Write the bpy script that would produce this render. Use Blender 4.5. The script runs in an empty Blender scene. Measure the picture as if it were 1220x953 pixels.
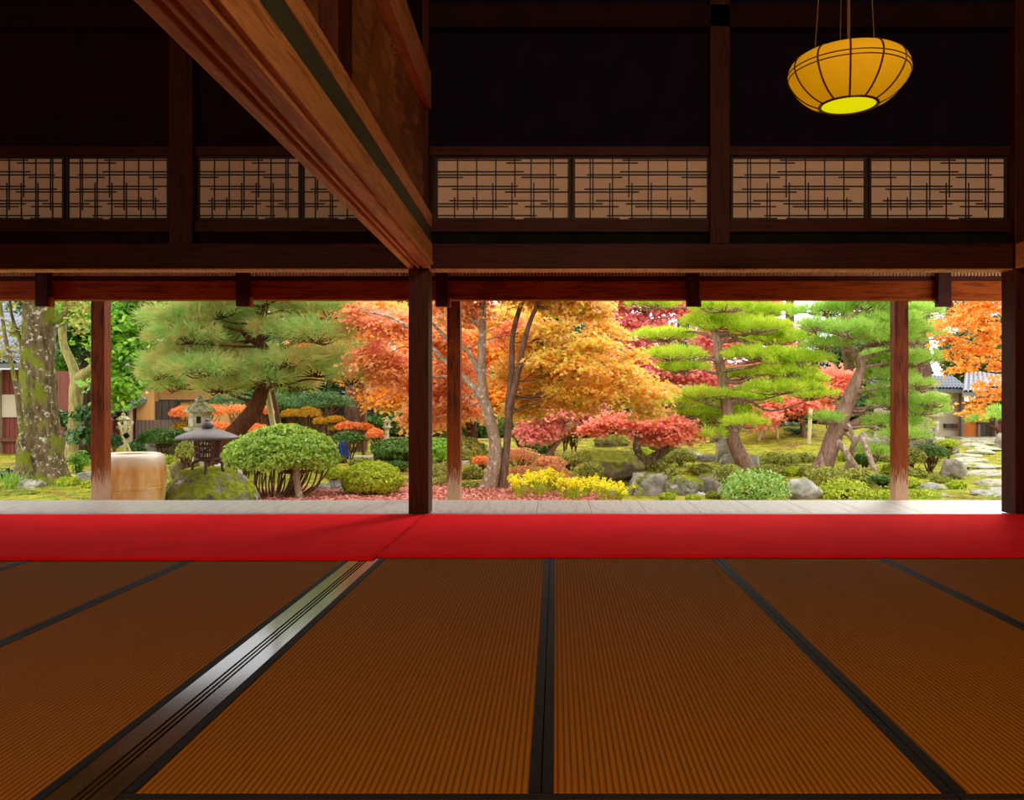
import bpy, math, random
import numpy as np
from mathutils import Vector, Euler, noise as mn
random.seed(7)
RNG = np.random.default_rng(11)
SC = bpy.context.scene
COL = SC.collection
F, HX, HY, EYE = 1000.0, 662.0, 475.5, 0.87     # focal length (px at 1220 wide), vanishing point, eye height

def W(px, py, Y):
    return np.array([(px-HX)/F*Y, Y, EYE+(HY-py)/F*Y])

# ------------------------------------------------------------------ linking
ORG = {}
def tagit(o, label=None, cat=None, group=None, kind=None):
    if label: o['label'] = label
    if cat: o['category'] = cat
    if group: o['group'] = group
    if kind: o['kind'] = kind
    return o

def thing(name, label, cat, loc, group=None, kind=None):
    o = bpy.data.objects.new(name, None); COL.objects.link(o)
    o.empty_display_size = 0.1
    o.location = tuple(float(v) for v in loc); ORG[o.name] = np.array(loc, float)
    return tagit(o, label, cat, group, kind)

def place(name, me, mat, parent=None, org=None, smooth=False):
    o = bpy.data.objects.new(name, me); COL.objects.link(o)
    if mat is not None: me.materials.append(mat)
    if parent is not None:
        o.parent = parent; ORG[o.name] = ORG[parent.name]
    else:
        o.location = tuple(float(v) for v in org); ORG[o.name] = np.array(org, float)
    if smooth:
        me.polygons.foreach_set('use_smooth', np.ones(len(me.polygons), bool))
    return o

class Geo:
    """collects vertices and faces in world coordinates"""
    def __init__(s): s.V = []; s.Fa = []; s.n = 0
    def add(s, V, Fa):
        V = np.asarray(V, float)
        s.V.append(V); s.Fa += [tuple(i+s.n for i in f) for f in Fa]; s.n += len(V); return s
    def box(s, x0, x1, y0, y1, z0, z1):
        V = [(x0,y0,z0),(x1,y0,z0),(x1,y1,z0),(x0,y1,z0),(x0,y0,z1),(x1,y0,z1),(x1,y1,z1),(x0,y1,z1)]
        return s.add(V, [(0,3,2,1),(4,5,6,7),(0,1,5,4),(1,2,6,5),(2,3,7,6),(3,0,4,7)])
    def hexa(s, P):
        return s.add(P, [(0,3,2,1),(4,5,6,7),(0,1,5,4),(1,2,6,5),(2,3,7,6),(3,0,4,7)])
    def lathe(s, prof, c, n=32, rot=0.0, closed=True, sx=1, sy=1):
        c = np.asarray(c, float); V = []; Fa = []
        for r, z in prof:
            for k in range(n):
                a = 2*math.pi*k/n+rot
                V.append((c[0]+sx*r*math.cos(a), c[1]+sy*r*math.sin(a), c[2]+z))
        m = len(prof)
        for i in range(m-1):
            for k in range(n):
                k2 = (k+1) % n
                Fa.append((i*n+k, i*n+k2, (i+1)*n+k2, (i+1)*n+k))
        if closed:
            Fa.append(tuple(reversed(range(n)))); Fa.append(tuple(range((m-1)*n, m*n)))
        return s.add(V, Fa)
    def tube(s, path, rad, n=8, step=3, rough=0.0, freq=3.0):
        P, R = smooth_path(path, rad, step)
        T = np.gradient(P, axis=0); T /= np.linalg.norm(T, axis=1)[:, None]+1e-9
        ref = np.array([1.0, 0, 0]) if abs(T[0][0]) < .8 else np.array([0, 1.0, 0])
        V = []
        u = np.cross(T[0], ref); u /= np.linalg.norm(u)
        for i in range(len(P)):
            u = u-T[i]*np.dot(u, T[i]); u /= np.linalg.norm(u)+1e-9
            v = np.cross(T[i], u)
            for k in range(n):
                a = 2*math.pi*k/n
                d = u*math.cos(a)+v*math.sin(a)
                r = R[i]
                if rough:
                    q = P[i]*freq+d*1.3
                    r *= 1+rough*mn.noise(Vector((q[0], q[1], q[2]*.6)))
                V.append(P[i]+d*r)
        m = len(P)
        Fa = [(i*n+k, i*n+(k+1) % n, (i+1)*n+(k+1) % n, (i+1)*n+k) for i in range(m-1) for k in range(n)]
        Fa.append(tuple(reversed(range(n)))); Fa.append(tuple(range((m-1)*n, m*n)))
        return s.add(V, Fa)
    def build(s, name, mat, parent=None, org=None, smooth=False, bevel=0.0):
        V = np.concatenate(s.V)
        if parent is not None: o0 = ORG[parent.name]
        else:
            if org is None:
                mi, ma = V.min(0), V.max(0); org = ((mi[0]+ma[0])/2, (mi[1]+ma[1])/2, mi[2])
            o0 = np.array(org, float)
        me = bpy.data.meshes.new(name)
        me.from_pydata((V-o0).tolist(), [], s.Fa); me.update()
        o = place(name, me, mat, parent, o0, smooth)
        if bevel:
            b = o.modifiers.new('bevel', 'BEVEL'); b.width = bevel; b.segments = 2; b.limit_method = 'ANGLE'
        return o

def smooth_path(path, rad, step):
    P = np.asarray(path, float); R = np.asarray(rad, float) if np.ndim(rad) else np.full(len(P), float(rad))
    if len(P) < 3 or step <= 1: return P, R
    Q = []; S = []
    for i in range(len(P)-1):
        p0 = P[max(i-1, 0)]; p1 = P[i]; p2 = P[i+1]; p3 = P[min(i+2, len(P)-1)]
        for k in range(step):
            t = k/step
            Q.append(.5*((2*p1)+(-p0+p2)*t+(2*p0-5*p1+4*p2-p3)*t*t+(-p0+3*p1-3*p2+p3)*t**3)); S.append(R[i]*(1-t)+R[i+1]*t)
    Q.append(P[-1]); S.append(R[-1])
    return np.array(Q), np.array(S)

def poly_mesh(name, V, k):
    """V: (n*k,3) polygons of k corners each, no shared vertices"""
    nv = len(V); nf = nv//k
    me = bpy.data.meshes.new(name)
    me.vertices.add(nv); me.vertices.foreach_set('co', np.ascontiguousarray(V, dtype=np.float32).ravel())
    me.loops.add(nv); me.loops.foreach_set('vertex_index', np.arange(nv, dtype=np.int32))
    me.polygons.add(nf); me.polygons.foreach_set('loop_start', np.arange(0, nv, k, dtype=np.int32))
    me.update(calc_edges=True); me.validate()
    return me

def unit(v): return v/(np.linalg.norm(v, axis=-1, keepdims=True)+1e-9)

LEAF = {
 'maple': np.array([(0,-.45,0),(.16,-.12,.05),(.5,.02,0),(.2,.12,.06),(0,.62,0),(-.2,.12,.06),(-.5,.02,0),(-.16,-.12,.05)]),
 'oval': np.array([(0,-.5,0),(.26,-.12,.07),(.22,.2,.06),(0,.55,0),(-.22,.2,.06),(-.26,-.12,.07)]),
 'quad': np.array([(0,-.5,0),(.32,0,.08),(0,.5,0),(-.32,0,.08)]),
 'long': np.array([(0,-.5,0),(.12,0,.05),(0,.5,0),(-.12,0,.05)]),
}
def cards(P, N, size, shape='maple', jit=.5, var=.35):
    n = len(P)
    nn = unit(N+RNG.normal(0, jit, (n, 3)))
    t = unit(np.cross(nn, RNG.normal(0, 1, (n, 3)))); b = np.cross(nn, t)
    T = LEAF[shape]; s = size*(1+RNG.uniform(-var, var, n))
    V = P[:, None, :]+s[:, None, None]*(T[None, :, 0, None]*t[:, None, :]+T[None, :, 1, None]*b[:, None, :]+T[None, :, 2, None]*nn[:, None, :])
    return V.reshape(-1, 3), len(T)

def leaves(name, P, N, size, mat, parent=None, org=None, shape='maple', jit=.5, kind=None):
    V, k = cards(P, N, size, shape, jit)
    o0 = ORG[parent.name] if parent is not None else np.array(org, float)
    me = poly_mesh(name, V-o0, k)
    o = place(name, me, mat, parent, o0)
    if kind: o['kind'] = kind
    return o

def needles(name, P, D, L, w, per, mat, parent, spread=.75):
    """tufts of thin needles: P tuft points, D main directions"""
    n = len(P)
    d = unit(np.repeat(D, per, 0)+RNG.normal(0, spread, (n*per, 3)))
    p = np.repeat(P, per, 0)+RNG.normal(0, L*.12, (n*per, 3))
    side = unit(np.cross(d, RNG.normal(0, 1, (n*per, 3))))
    l = L*RNG.uniform(.6, 1.15, n*per)[:, None]
    # each tuft shares its first corner region: a kite per needle
    V = np.stack([p-side*w*.3, p+d*l*.5-side*w*.5, p+d*l, p+d*l*.5+side*w*.5], 1).reshape(-1, 3)
    me = poly_mesh(name, V-ORG[parent.name], 4)
    return place(name, me, mat, parent)

def ball(n):
    v = unit(RNG.normal(0, 1, (n, 3))); return v

def blob_px(px, py, Y, rx, ry, dep=None):
    c = W(px, py, Y); k = Y/F
    return (c[0], c[1], c[2], rx*k, dep if dep is not None else rx*k*.8, ry*k)

def sprays(blobs, clusters, per, cr, flat=.18, shell=.55, droop=0.0):
    """layered sprays of leaves inside ellipsoids: (P, N, cluster centres)"""
    clusters = int(clusters*1.9)
    vol = np.array([(b[3]*b[4]*b[5])**(2/3) for b in blobs]); vol /= vol.sum()
    P = []; N = []; C = []
    for b, f in zip(blobs, vol):
        m = max(3, int(clusters*f))
        d = ball(m); d[:, 2] = np.abs(d[:, 2])*np.where(RNG.random(m) < .68, 1, -1)
        r = RNG.random(m)**(1-shell)*RNG.uniform(.72, 1.24, m)
        c = np.array(b[:3])+d*r[:, None]*np.array(b[3:])
        C.append(c)
        a = RNG.uniform(0, 2*math.pi, (m, per)); q = np.sqrt(RNG.random((m, per)))*cr*RNG.uniform(.6, 1.3, (m, 1))
        tilt = RNG.normal(0, .3, (m, 2))+d[:, :2]*-.25
        x = q*np.cos(a); y = q*np.sin(a)
        z = x*tilt[:, :1]+y*tilt[:, 1:]+RNG.normal(0, cr*flat*.6, (m, per))-droop*q
        P.append((c[:, None, :]+np.stack([x, y, z], 2)).reshape(-1, 3))
        nn = np.stack([-tilt[:, 0], -tilt[:, 1]-.25, np.ones(m)], 1)
        N.append(np.repeat(unit(nn), per, 0))
    return np.concatenate(P), np.concatenate(N), C

def rock(name, px, py, Y, rx, ry, mat, label, parent=None, seed=0, dep=None, cat='rock', group=None, sharp=.35, sink=.25, flat=None, org=None):
    """a boulder; px,py is its centre in the picture, rx,ry its half sizes in px at distance Y"""
    c = W(px, py, Y); k = Y/F
    R = np.array([rx*k, dep or rx*k*.85, ry*k])
    return rock3(name, c, R, mat, label, seed, cat, group, sharp)

def rock3(name, c, R, mat, label, seed=0, cat='rock', group=None, sharp=.35, sub=4):
    import bmesh
    bm = bmesh.new(); bmesh.ops.create_icosphere(bm, subdivisions=sub, radius=1)
    off = Vector((seed*3.7, seed*1.9, seed*.7))
    rr = random.Random(seed)
    E = Euler((rr.uniform(-.4,.4), rr.uniform(-.4,.4), rr.uniform(0,6.28)))
    planes = [(Vector((rr.gauss(0,1), rr.gauss(0,1), rr.gauss(0,.8))).normalized(), rr.uniform(.66,.98)) for _ in range(14)]
    for v in bm.verts:
        p = v.co.copy(); m = (abs(p.x)**3.2+abs(p.y)**3.2+abs(p.z)**3.2)**(1/3.2); p /= m**.85   # blocky rather than round
        p.rotate(E)
        for nrm, d in planes:                      # chipped flat sides
            t = p.dot(nrm)
            if t > d: p -= nrm*(t-d)*.85
        q = p*1.6+off
        f = 1+sharp*.5*mn.noise(q)+sharp*.3*mn.noise(q*2.7)-sharp*.35*abs(mn.noise(q*3.9+off))+sharp*.16*mn.noise(q*7.5)+sharp*.1*mn.noise(q*16)
        p *= f
        v.co = Vector((p.x*R[0], p.y*R[1], p.z*R[2]))
    V = np.array([v.co[:] for v in bm.verts])
    Fa = [[v.index for v in f.verts] for f in bm.faces]
    bm.free()
    z0 = V[:, 2].min()
    me = bpy.data.meshes.new(name); V[:, 2] -= z0
    me.from_pydata(V.tolist(), [], Fa); me.update()
    o = place(name, me, mat, None, (c[0], c[1], c[2]+z0), smooth=True)
    return tagit(o, label, cat, group)
# ------------------------------------------------------------------ materials
def lin(r, g, b):
    f = lambda c: (c/255)/12.92 if c <= 10 else (((c/255)+.055)/1.055)**2.4
    return (f(r), f(g), f(b), 1)

class NT:
    def __init__(s, name):
        s.m = bpy.data.materials.new(name); s.m.use_nodes = True
        s.t = s.m.node_tree; s.t.nodes.clear()
        s.out = s.t.nodes.new('ShaderNodeOutputMaterial')
    def n(s, typ, **kw):
        d = s.t.nodes.new('ShaderNode'+typ)
        for k, v in kw.items():
            if k in d.inputs: d.inputs[k].default_value = v
            else: setattr(d, k, v)
        return d
    def l(s, a, b): s.t.links.new(a, b)
    def ramp(s, fac, cols, pos=None):
        r = s.n('ValToRGB'); e = r.color_ramp.elements
        pos = pos or [i/(len(cols)-1) for i in range(len(cols))]
        while len(e) < len(cols): e.new(.5)
        for i, (c, p) in enumerate(zip(cols, pos)): e[i].position = p; e[i].color = c
        s.l(fac, r.inputs[0]); return r.outputs[0]
    def math(s, op, a, b=None, c=None):
        m = s.n('Math', operation=op)
        for i, v in enumerate((a, b, c)):
            if v is None: continue
            if isinstance(v, (int, float)): m.inputs[i].default_value = v
            else: s.l(v, m.inputs[i])
        return m.outputs[0]
    def mix(s, fac, a, b):
        m = s.n('Mix', data_type='RGBA')
        for sock, v in ((m.inputs['Factor'], fac), (m.inputs[6], a), (m.inputs[7], b)):
            if isinstance(v, (int, float)): sock.default_value = v
            elif isinstance(v, tuple): sock.default_value = v
            else: s.l(v, sock)
        return m.outputs[2]
    def coord(s, scale=(1, 1, 1), rot=(0, 0, 0)):
        c = s.n('TexCoord'); m = s.n('Mapping')
        m.inputs['Scale'].default_value = scale; m.inputs['Rotation'].default_value = rot
        s.l(c.outputs['Object'], m.inputs[0]); return m.outputs[0]
    def noise(s, vec, scale=5, detail=4, rough=.55, dist=0):
        t = s.n('TexNoise', Scale=scale, Detail=detail, Roughness=rough, Distortion=dist)
        s.l(vec, t.inputs['Vector']); return t.outputs['Fac']
    def bump(s, h, dist=.01, strength=1.0):
        b = s.n('Bump', Strength=strength, Distance=dist); s.l(h, b.inputs['Height']); return b.outputs[0]
    def bsdf(s, col, rough=.6, bump=None, spec=.5, metal=0.0, **kw):
        p = s.n('BsdfPrincipled')
        if isinstance(col, tuple): p.inputs['Base Color'].default_value = col
        else: s.l(col, p.inputs['Base Color'])
        if isinstance(rough, (int, float)): p.inputs['Roughness'].default_value = rough
        else: s.l(rough, p.inputs['Roughness'])
        p.inputs['Specular IOR Level'].default_value = spec; p.inputs['Metallic'].default_value = metal
        for k, v in kw.items(): p.inputs[k.replace('_', ' ')].default_value = v
        if bump is not None: s.l(bump, p.inputs['Normal'])
        s.l(p.outputs[0], s.out.inputs[0]); return p

def wood(name, c1, c2, axis=2, scale=1.0, rough=.55, spec=.35, bump=.002, wear=None):
    t = NT(name); sc = [14*scale, 14*scale, 14*scale]; sc[axis] = .9*scale
    v = t.coord(tuple(sc)); f = t.noise(v, 2.2, 6, .6, 1.2); f2 = t.noise(t.coord((1, 1, 1)), 1.7, 3)
    g = t.math('ADD', t.math('MULTIPLY', f, .75), t.math('MULTIPLY', f2, .25))
    col = t.ramp(g, [c1, c2, c1, c2], [.3, .48, .58, .75])
    t.bsdf(col, rough, t.bump(f, bump), spec); return t.m

def leafmat(name, cols, patch=.8, rnd=.5, trans=.35, rough=.55, pos=None, spec=.3):
    t = NT(name); g = t.n('NewGeometry'); f = t.noise(t.coord(), patch, 3, .5)
    f = t.math('MULTIPLY_ADD', f, 2.2, -.6)
    k = t.math('ADD', t.math('MULTIPLY', g.outputs['Random Per Island'], rnd), t.math('MULTIPLY', f, 1-rnd))
    col = t.ramp(k, cols, pos)
    p = t.bsdf(col, rough, None, spec)
    tr = t.n('BsdfTranslucent'); t.l(col, tr.inputs[0])
    mx = t.n('MixShader'); mx.inputs[0].default_value = trans
    t.l(p.outputs[0], mx.inputs[1]); t.l(tr.outputs[0], mx.inputs[2]); t.l(mx.outputs[0], t.out.inputs[0])
    return t.m

def bark(name, c1, c2, moss=None, lichen=None, sc=1.0, mossamt=.5):
    t = NT(name); v = t.coord((9*sc, 9*sc, 2.2*sc)); f = t.noise(v, 2, 6, .65, .8)
    col = t.ramp(f, [c1, c2], [.35, .68]); w = t.coord()
    if lichen: col = t.mix(t.ramp(t.noise(w, 13*sc, 5, .7), [(0,0,0,1), (1,1,1,1)], [.56, .62]), col, lichen)
    if moss: col = t.mix(t.ramp(t.noise(w, 3.2*sc, 5, .65), [(0,0,0,1), (1,1,1,1)], [mossamt, mossamt+.1]), col, moss)
    t.bsdf(col, .9, t.bump(f, .03), .15); return t.m

def stone(name, c1, c2, moss=None, amt=.5, white=None, sc=1.0, bumpd=.03):
    t = NT(name); w = t.coord(); f = t.noise(w, 4*sc, 8, .65)
    col = t.ramp(f, [c1, c2], [.35, .65])
    if white: col = t.mix(t.ramp(t.noise(w, 2.6*sc, 6, .7, .5), [(0,0,0,1), (1,1,1,1)], [.55, .62]), col, white)
    if moss:
        g = t.n('NewGeometry'); s = t.n('SeparateXYZ'); t.l(g.outputs['Normal'], s.inputs[0])
        k = t.math('ADD', t.noise(w, 3*sc, 6, .7), t.math('MULTIPLY', s.outputs['Z'], .22))
        k = t.ramp(k, [(0,0,0,1), (1,1,1,1)], [1-amt, 1-amt+.08])
        mc = t.ramp(t.noise(w, 9*sc, 5), [tuple(x*.45 for x in moss[:3])+(1,), moss], [.35, .65])
        col = t.mix(k, col, mc)
    t.bsdf(col, .92, t.bump(t.noise(w, 11*sc, 8, .7), bumpd), .15); return t.m

M = {}
M['timber_dark'] = wood('dark timber', lin(46,15,5), lin(74,26,9), 2, 1.0, .55, .15)
M['timber_dark_x'] = wood('dark timber lintel', lin(44,13,4), lin(72,25,8), 0, 1.0, .55, .15)
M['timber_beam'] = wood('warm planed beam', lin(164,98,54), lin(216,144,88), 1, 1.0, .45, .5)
M['timber_panel'] = wood('carved board timber', lin(96,54,20), lin(140,82,34), 1, .7, .6)
M['band_grey'] = wood('grey green strip', lin(58,60,44), lin(72,70,52), 1)
M['plaster_dark'] = NT('dark plaster').m
def _pl(m, c1, c2, sc=6):
    t = NT('x'); bpy.data.materials.remove(t.m)
def plaster(name, c1, c2, sc=5):
    t = NT(name); f = t.noise(t.coord(), sc, 5); t.bsdf(t.ramp(f, [c1, c2], [.3, .7]), .95, t.bump(t.noise(t.coord(), 60, 4), .002), .1); return t.m
bpy.data.materials.remove(M['plaster_dark'])
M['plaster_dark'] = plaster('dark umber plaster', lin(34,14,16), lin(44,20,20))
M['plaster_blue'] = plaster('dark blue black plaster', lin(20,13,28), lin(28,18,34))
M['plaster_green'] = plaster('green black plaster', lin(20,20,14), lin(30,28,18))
M['ceiling'] = wood('ceiling boards', lin(40,22,14), lin(60,32,20), 1)
M['outer_post'] = wood('weathered red post', lin(72,28,6), lin(132,60,16), 2, 1.2, .55, .12)
def weathered(m):
    """pale worn foot of the outdoor posts"""
    nt = m.node_tree; p = [n for n in nt.nodes if n.type == 'BSDF_PRINCIPLED'][0]; src = p.inputs['Base Color'].links[0].from_socket
    tc = nt.nodes.new('ShaderNodeTexCoord'); sp = nt.nodes.new('ShaderNodeSeparateXYZ'); nt.links.new(tc.outputs['Object'], sp.inputs[0])
    mp = nt.nodes.new('ShaderNodeMapping'); mp.inputs['Scale'].default_value = (30, 30, 2); nt.links.new(tc.outputs['Object'], mp.inputs[0])
    no = nt.nodes.new('ShaderNodeTexNoise'); nt.links.new(mp.outputs[0], no.inputs['Vector'])
    ma = nt.nodes.new('ShaderNodeMath'); ma.operation = 'MULTIPLY_ADD'; ma.inputs[1].default_value = .7; nt.links.new(no.outputs['Fac'], ma.inputs[0]); nt.links.new(sp.outputs['Z'], ma.inputs[2])
    rp = nt.nodes.new('ShaderNodeValToRGB'); rp.color_ramp.elements[0].position = .85; rp.color_ramp.elements[0].color = (1, 1, 1, 1); rp.color_ramp.elements[1].position = .99; rp.color_ramp.elements[1].color = (0, 0, 0, 1)
    nt.links.new(ma.outputs[0], rp.inputs[0]); mx = nt.nodes.new('ShaderNodeMix'); mx.data_type = 'RGBA'
    nt.links.new(rp.outputs[0], mx.inputs[0]); nt.links.new(src, mx.inputs[6]); mx.inputs[7].default_value = lin(176,138,108); nt.links.new(mx.outputs[2], p.inputs['Base Color'])
weathered(M['outer_post'])
M['outer_beam'] = wood('red brown eave beam', lin(116,46,5), lin(172,78,12), 0, 1.0, .6, .1)
M['veranda'] = wood('pale veranda boards', lin(138,128,114), lin(172,162,148), 1, 1.4, .5, .3)
M['sill'] = wood('grey sill', lin(70,70,72), lin(120,120,124), 0, 1, .35)

def tatami_mat():
    t = NT('woven rush'); c = t.n('TexCoord'); s = t.n('SeparateXYZ'); t.l(c.outputs['Object'], s.inputs[0])
    ph = t.math('MULTIPLY', s.outputs['X'], 2*math.pi/.0155)
    w = t.math('ABSOLUTE', t.math('SINE', t.math('MULTIPLY', ph, .5)))
    w = t.math('POWER', w, .7)
    ph2 = t.math('MULTIPLY', s.outputs['Y'], 2*math.pi/.006)
    w2 = t.math('MULTIPLY_ADD', t.math('SINE', ph2), .5, .5)
    n1 = t.noise(t.coord((40, 4, 1)), 3, 4); n2 = t.noise(t.coord(), 1.3, 3)
    k = t.math('ADD', t.math('MULTIPLY', w, .62), t.math('MULTIPLY', n1, .38))
    col = t.ramp(k, [lin(100,56,6), lin(146,86,14), lin(160,98,18)], [.2, .6, 1])
    col = t.mix(t.math('MULTIPLY', n2, .35), col, lin(124,72,10))
    h = t.math('ADD', w, t.math('MULTIPLY', w2, .12))
    t.bsdf(col, .8, t.bump(h, .005), .04); return t.m
M['tatami'] = tatami_mat()
def clothy(name, c1, c2, bumpd=.0008, sc=700, rough=.9, sheen=0.0):
    t = NT(name); f = t.noise(t.coord(), 2.2, 5, .6); b = t.noise(t.coord(), sc, 2)
    p = t.bsdf(t.ramp(f, [c1, c2], [.35, .65]), rough, t.bump(b, bumpd), .05)
    p.inputs['Sheen Weight'].default_value = sheen; return t.m
M['heri'] = clothy('black border cloth', lin(22,17,18), lin(34,28,28), .0006, 500, .6)
M['red_felt'] = clothy('red felt', lin(238,4,14), lin(248,8,22), .002, 300, 1.0)

def track_wood():
    t = NT('polished threshold'); f = t.noise(t.coord((30, .8, 30)), 2, 3, .5, .3)
    col = t.ramp(f, [lin(46,32,12), lin(74,54,20)], [.35, .65])
    t.bsdf(col, .12, None, .6); return t.m
M['track'] = track_wood()

def paper(name, c, e=None, es=0.0, trans=.3):
    t = NT(name); f = t.noise(t.coord(), 25, 5, .7); col = t.ramp(f, [tuple(x*.9 for x in c[:3])+(1,), c], [.3, .7])
    p = t.bsdf(col, .9, None, .1)
    if e:
        ec = t.ramp(f, [tuple(x*.92 for x in e[:3])+(1,), e], [.3, .7])
        t.l(ec, p.inputs['Emission Color']); p.inputs['Emission Strength'].default_value = es
    return t.m
M['shoji_paper'] = paper('shoji paper', lin(232,200,182))
M['lantern_paper'] = paper('amber lantern paper', lin(190,140,40), lin(200,138,2), .75)
M['lantern_base'] = paper('lit lantern underside', lin(220,220,60), lin(222,222,2), .95)
def plain(name, c, rough=.6, spec=.4, metal=0.0):
    t = NT(name); f = t.noise(t.coord(), 30, 4); t.bsdf(t.ramp(f, [tuple(x*.75 for x in c[:3])+(1,), c], [.3, .7]), rough, None, spec, metal); return t.m
M['lantern_rib'] = plain('lacquered rib', lin(96,30,8), .4)
M['kumiko'] = plain('dark lattice bar', lin(48,24,20), .6)
M['cord'] = plain('hanging cord', lin(110,80,50), .9)

# leaves
M['lf_orange'] = leafmat('orange maple leaves', [lin(244,140,100), lin(250,164,70), lin(252,190,60), lin(252,210,90), lin(220,206,80)], .55, .45, .5)
M['lf_flame'] = leafmat('flame maple leaves', [lin(232,130,128), lin(246,164,136), lin(250,184,110), lin(252,206,120), lin(254,230,214)], .8, .6, .5, .45, None, .5)
M['lf_mixed'] = leafmat('turning maple leaves', [lin(246,170,130), lin(250,180,90), lin(252,200,80), lin(244,214,84), lin(204,206,80), lin(250,186,110), lin(254,222,196)], .9, .5, .5, .45, [0,.2,.38,.52,.64,.76,1], .5)
M['lf_pink'] = leafmat('coral pink maple leaves', [lin(240,146,150), lin(248,166,160), lin(250,182,158), lin(252,204,186)], .7, .6, .5, .45, None, .5)
M['lf_red'] = leafmat('red maple leaves', [lin(226,122,130), lin(242,148,146), lin(248,168,152), lin(240,176,176)], .7, .6, .5, .45, None, .5)
M['lf_scarlet'] = leafmat('scarlet maple leaves', [lin(246,136,116), lin(250,158,136), lin(252,172,126), lin(246,150,150)], .9, .6, .5, .45, None, .5)
M['lf_gold'] = leafmat('golden maple leaves', [lin(244,160,60), lin(252,186,70), lin(254,208,120)], .9, .6, .5, .45, None, .5)
M['lf_green'] = leafmat('glossy green leaves', [lin(48,104,36), lin(96,156,36), lin(156,206,60), lin(214,230,110)], .9, .65, .45, .35, None, .6)
M['lf_camellia'] = leafmat('deep green leaves', [lin(24,54,24), lin(50,96,34), lin(96,140,50)], .9, .65, .25, .35, None, .6)
M['lf_olive'] = leafmat('olive leaves', [lin(92,104,36), lin(142,150,60), lin(186,184,84), lin(150,104,60)], .9, .65, .35)
M['lf_bright'] = leafmat('bright green clipped leaves', [lin(100,140,40), lin(156,186,60), lin(208,220,100)], 1.6, .75, .4, .45, None, .5)
M['lf_mint'] = leafmat('cool green clipped leaves', [lin(100,144,50), lin(156,198,80), lin(214,232,156)], 1.6, .85, .4, .45, None, .5)
M['lf_lime'] = leafmat('yellow green clipped leaves', [lin(130,140,30), lin(180,196,44), lin(220,226,80)], 1.4, .7, .35)
M['lf_azalea'] = leafmat('orange azalea leaves', [lin(244,124,76), lin(250,148,84), lin(246,166,80), lin(190,166,70)], 1.6, .6, .35)
M['lf_azalea_gold'] = leafmat('gold azalea leaves', [lin(240,140,30), lin(226,170,40), lin(170,160,30), lin(120,140,30)], 1.6, .6, .35)
M['lf_azalea_pink'] = leafmat('pink brown azalea leaves', [lin(222,120,80), lin(236,156,110), lin(214,170,96), lin(160,160,70)], 2.2, .6, .35)
M['lf_conifer'] = leafmat('dark conifer sprays', [lin(34,64,36), lin(64,104,60), lin(108,140,76), lin(124,120,70)], .5, .55, .3)
M['lf_shade'] = leafmat('evergreen leaves', [lin(44,76,30), lin(80,120,44), lin(140,156,70)], .6, .6, .3)
M['nd_soft'] = leafmat('long soft pine needles', [lin(112,168,92), lin(164,198,108), lin(208,196,116), lin(206,156,104)], 2.2, .35, .5)
M['nd_bright'] = leafmat('bright pine needles', [lin(126,176,40), lin(186,214,50), lin(220,232,80), lin(220,214,90)], 1.6, .5, .5)
M['nd_green'] = leafmat('fresh pine needles', [lin(144,190,80), lin(180,214,96), lin(214,230,124)], 1.0, .55, .5)
M['lf_fern'] = leafmat('blue green fronds', [lin(26,80,50), lin(60,130,90), lin(110,170,130)], 2, .7, .3)
M['lf_fallen'] = leafmat('fallen maple leaves', [lin(170,84,70), lin(208,124,108), lin(228,164,146), lin(206,130,84)], 1.5, .8, .15)
M['lf_flower'] = leafmat('yellow petals', [lin(246,226,20), lin(255,246,60)], 2, .8, .4)
M['lf_grass'] = leafmat('grass blades', [lin(90,140,40), lin(150,190,70), lin(190,200,90)], 2, .7, .35)
# bark and stone
M['bk_moss'] = bark('mossy lichen bark', lin(70,58,36), lin(132,110,78), lin(110,118,26), lin(200,192,172), 1.0, .5)
M['bk_yellow'] = bark('smooth yellow bark', lin(130,118,70), lin(190,176,112), None, None)
M['bk_dark'] = bark('dark bark', lin(48,36,24), lin(86,66,44), None, None)
M['bk_maple'] = bark('grey maple bark', lin(118,96,76), lin(176,152,126), lin(104,108,24), lin(204,190,168), 1.0, .6)
M['bk_maple_dark'] = bark('brown maple bark', lin(84,62,48), lin(140,110,90), None, None)
M['bk_pine'] = bark('brown pine bark', lin(70,38,22), lin(112,68,42), None, None)
M['bk_pine_grey'] = bark('grey plated pine bark', lin(122,88,76), lin(190,154,136), lin(120,124,50), None, .9, .68)
M['bk_cedar'] = bark('cedar bark', lin(72,48,42), lin(124,92,80), None, None, .8)
M['bk_twig'] = bark('twig bark', lin(92,66,40), lin(140,108,74), None, None, 2)
M['bamboo'] = plain('dry bamboo', lin(222,204,150), .5)
M['bamboo_dark'] = plain('brown pole', lin(110,70,44), .7)
M['stone_moss'] = stone('mossy stone', lin(84,78,62), lin(156,148,130), lin(158,166,40), .44, lin(206,200,190), 2.6)
M['stone_grey'] = stone('grey stone', lin(120,110,98), lin(184,172,158), lin(116,124,40), .36)
M['stone_pale'] = stone('pale stone', lin(140,136,126), lin(206,200,190), lin(140,150,50), .34, lin(222,218,210))
M['stone_brown'] = stone('brown stone', lin(92,80,56), lin(140,124,92), lin(124,124,36), .5)
M['stone_lantern'] = stone('weathered granite', lin(150,142,112), lin(206,198,168), lin(150,150,60), .38, lin(214,208,186), 3, .01)
M['stone_slab'] = stone('pale path slab', lin(160,152,130), lin(206,198,176), lin(150,150,60), .28, None, 2, .01)
M['iron'] = plain('brown cast iron', lin(74,56,50), .55, .5, .5)
M['iron_roof'] = plain('grey cast iron roof', lin(112,100,96), .55, .5, .4)
M['iron_red'] = plain('rust brown iron', lin(96,58,46), .6, .4, .4)
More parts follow.
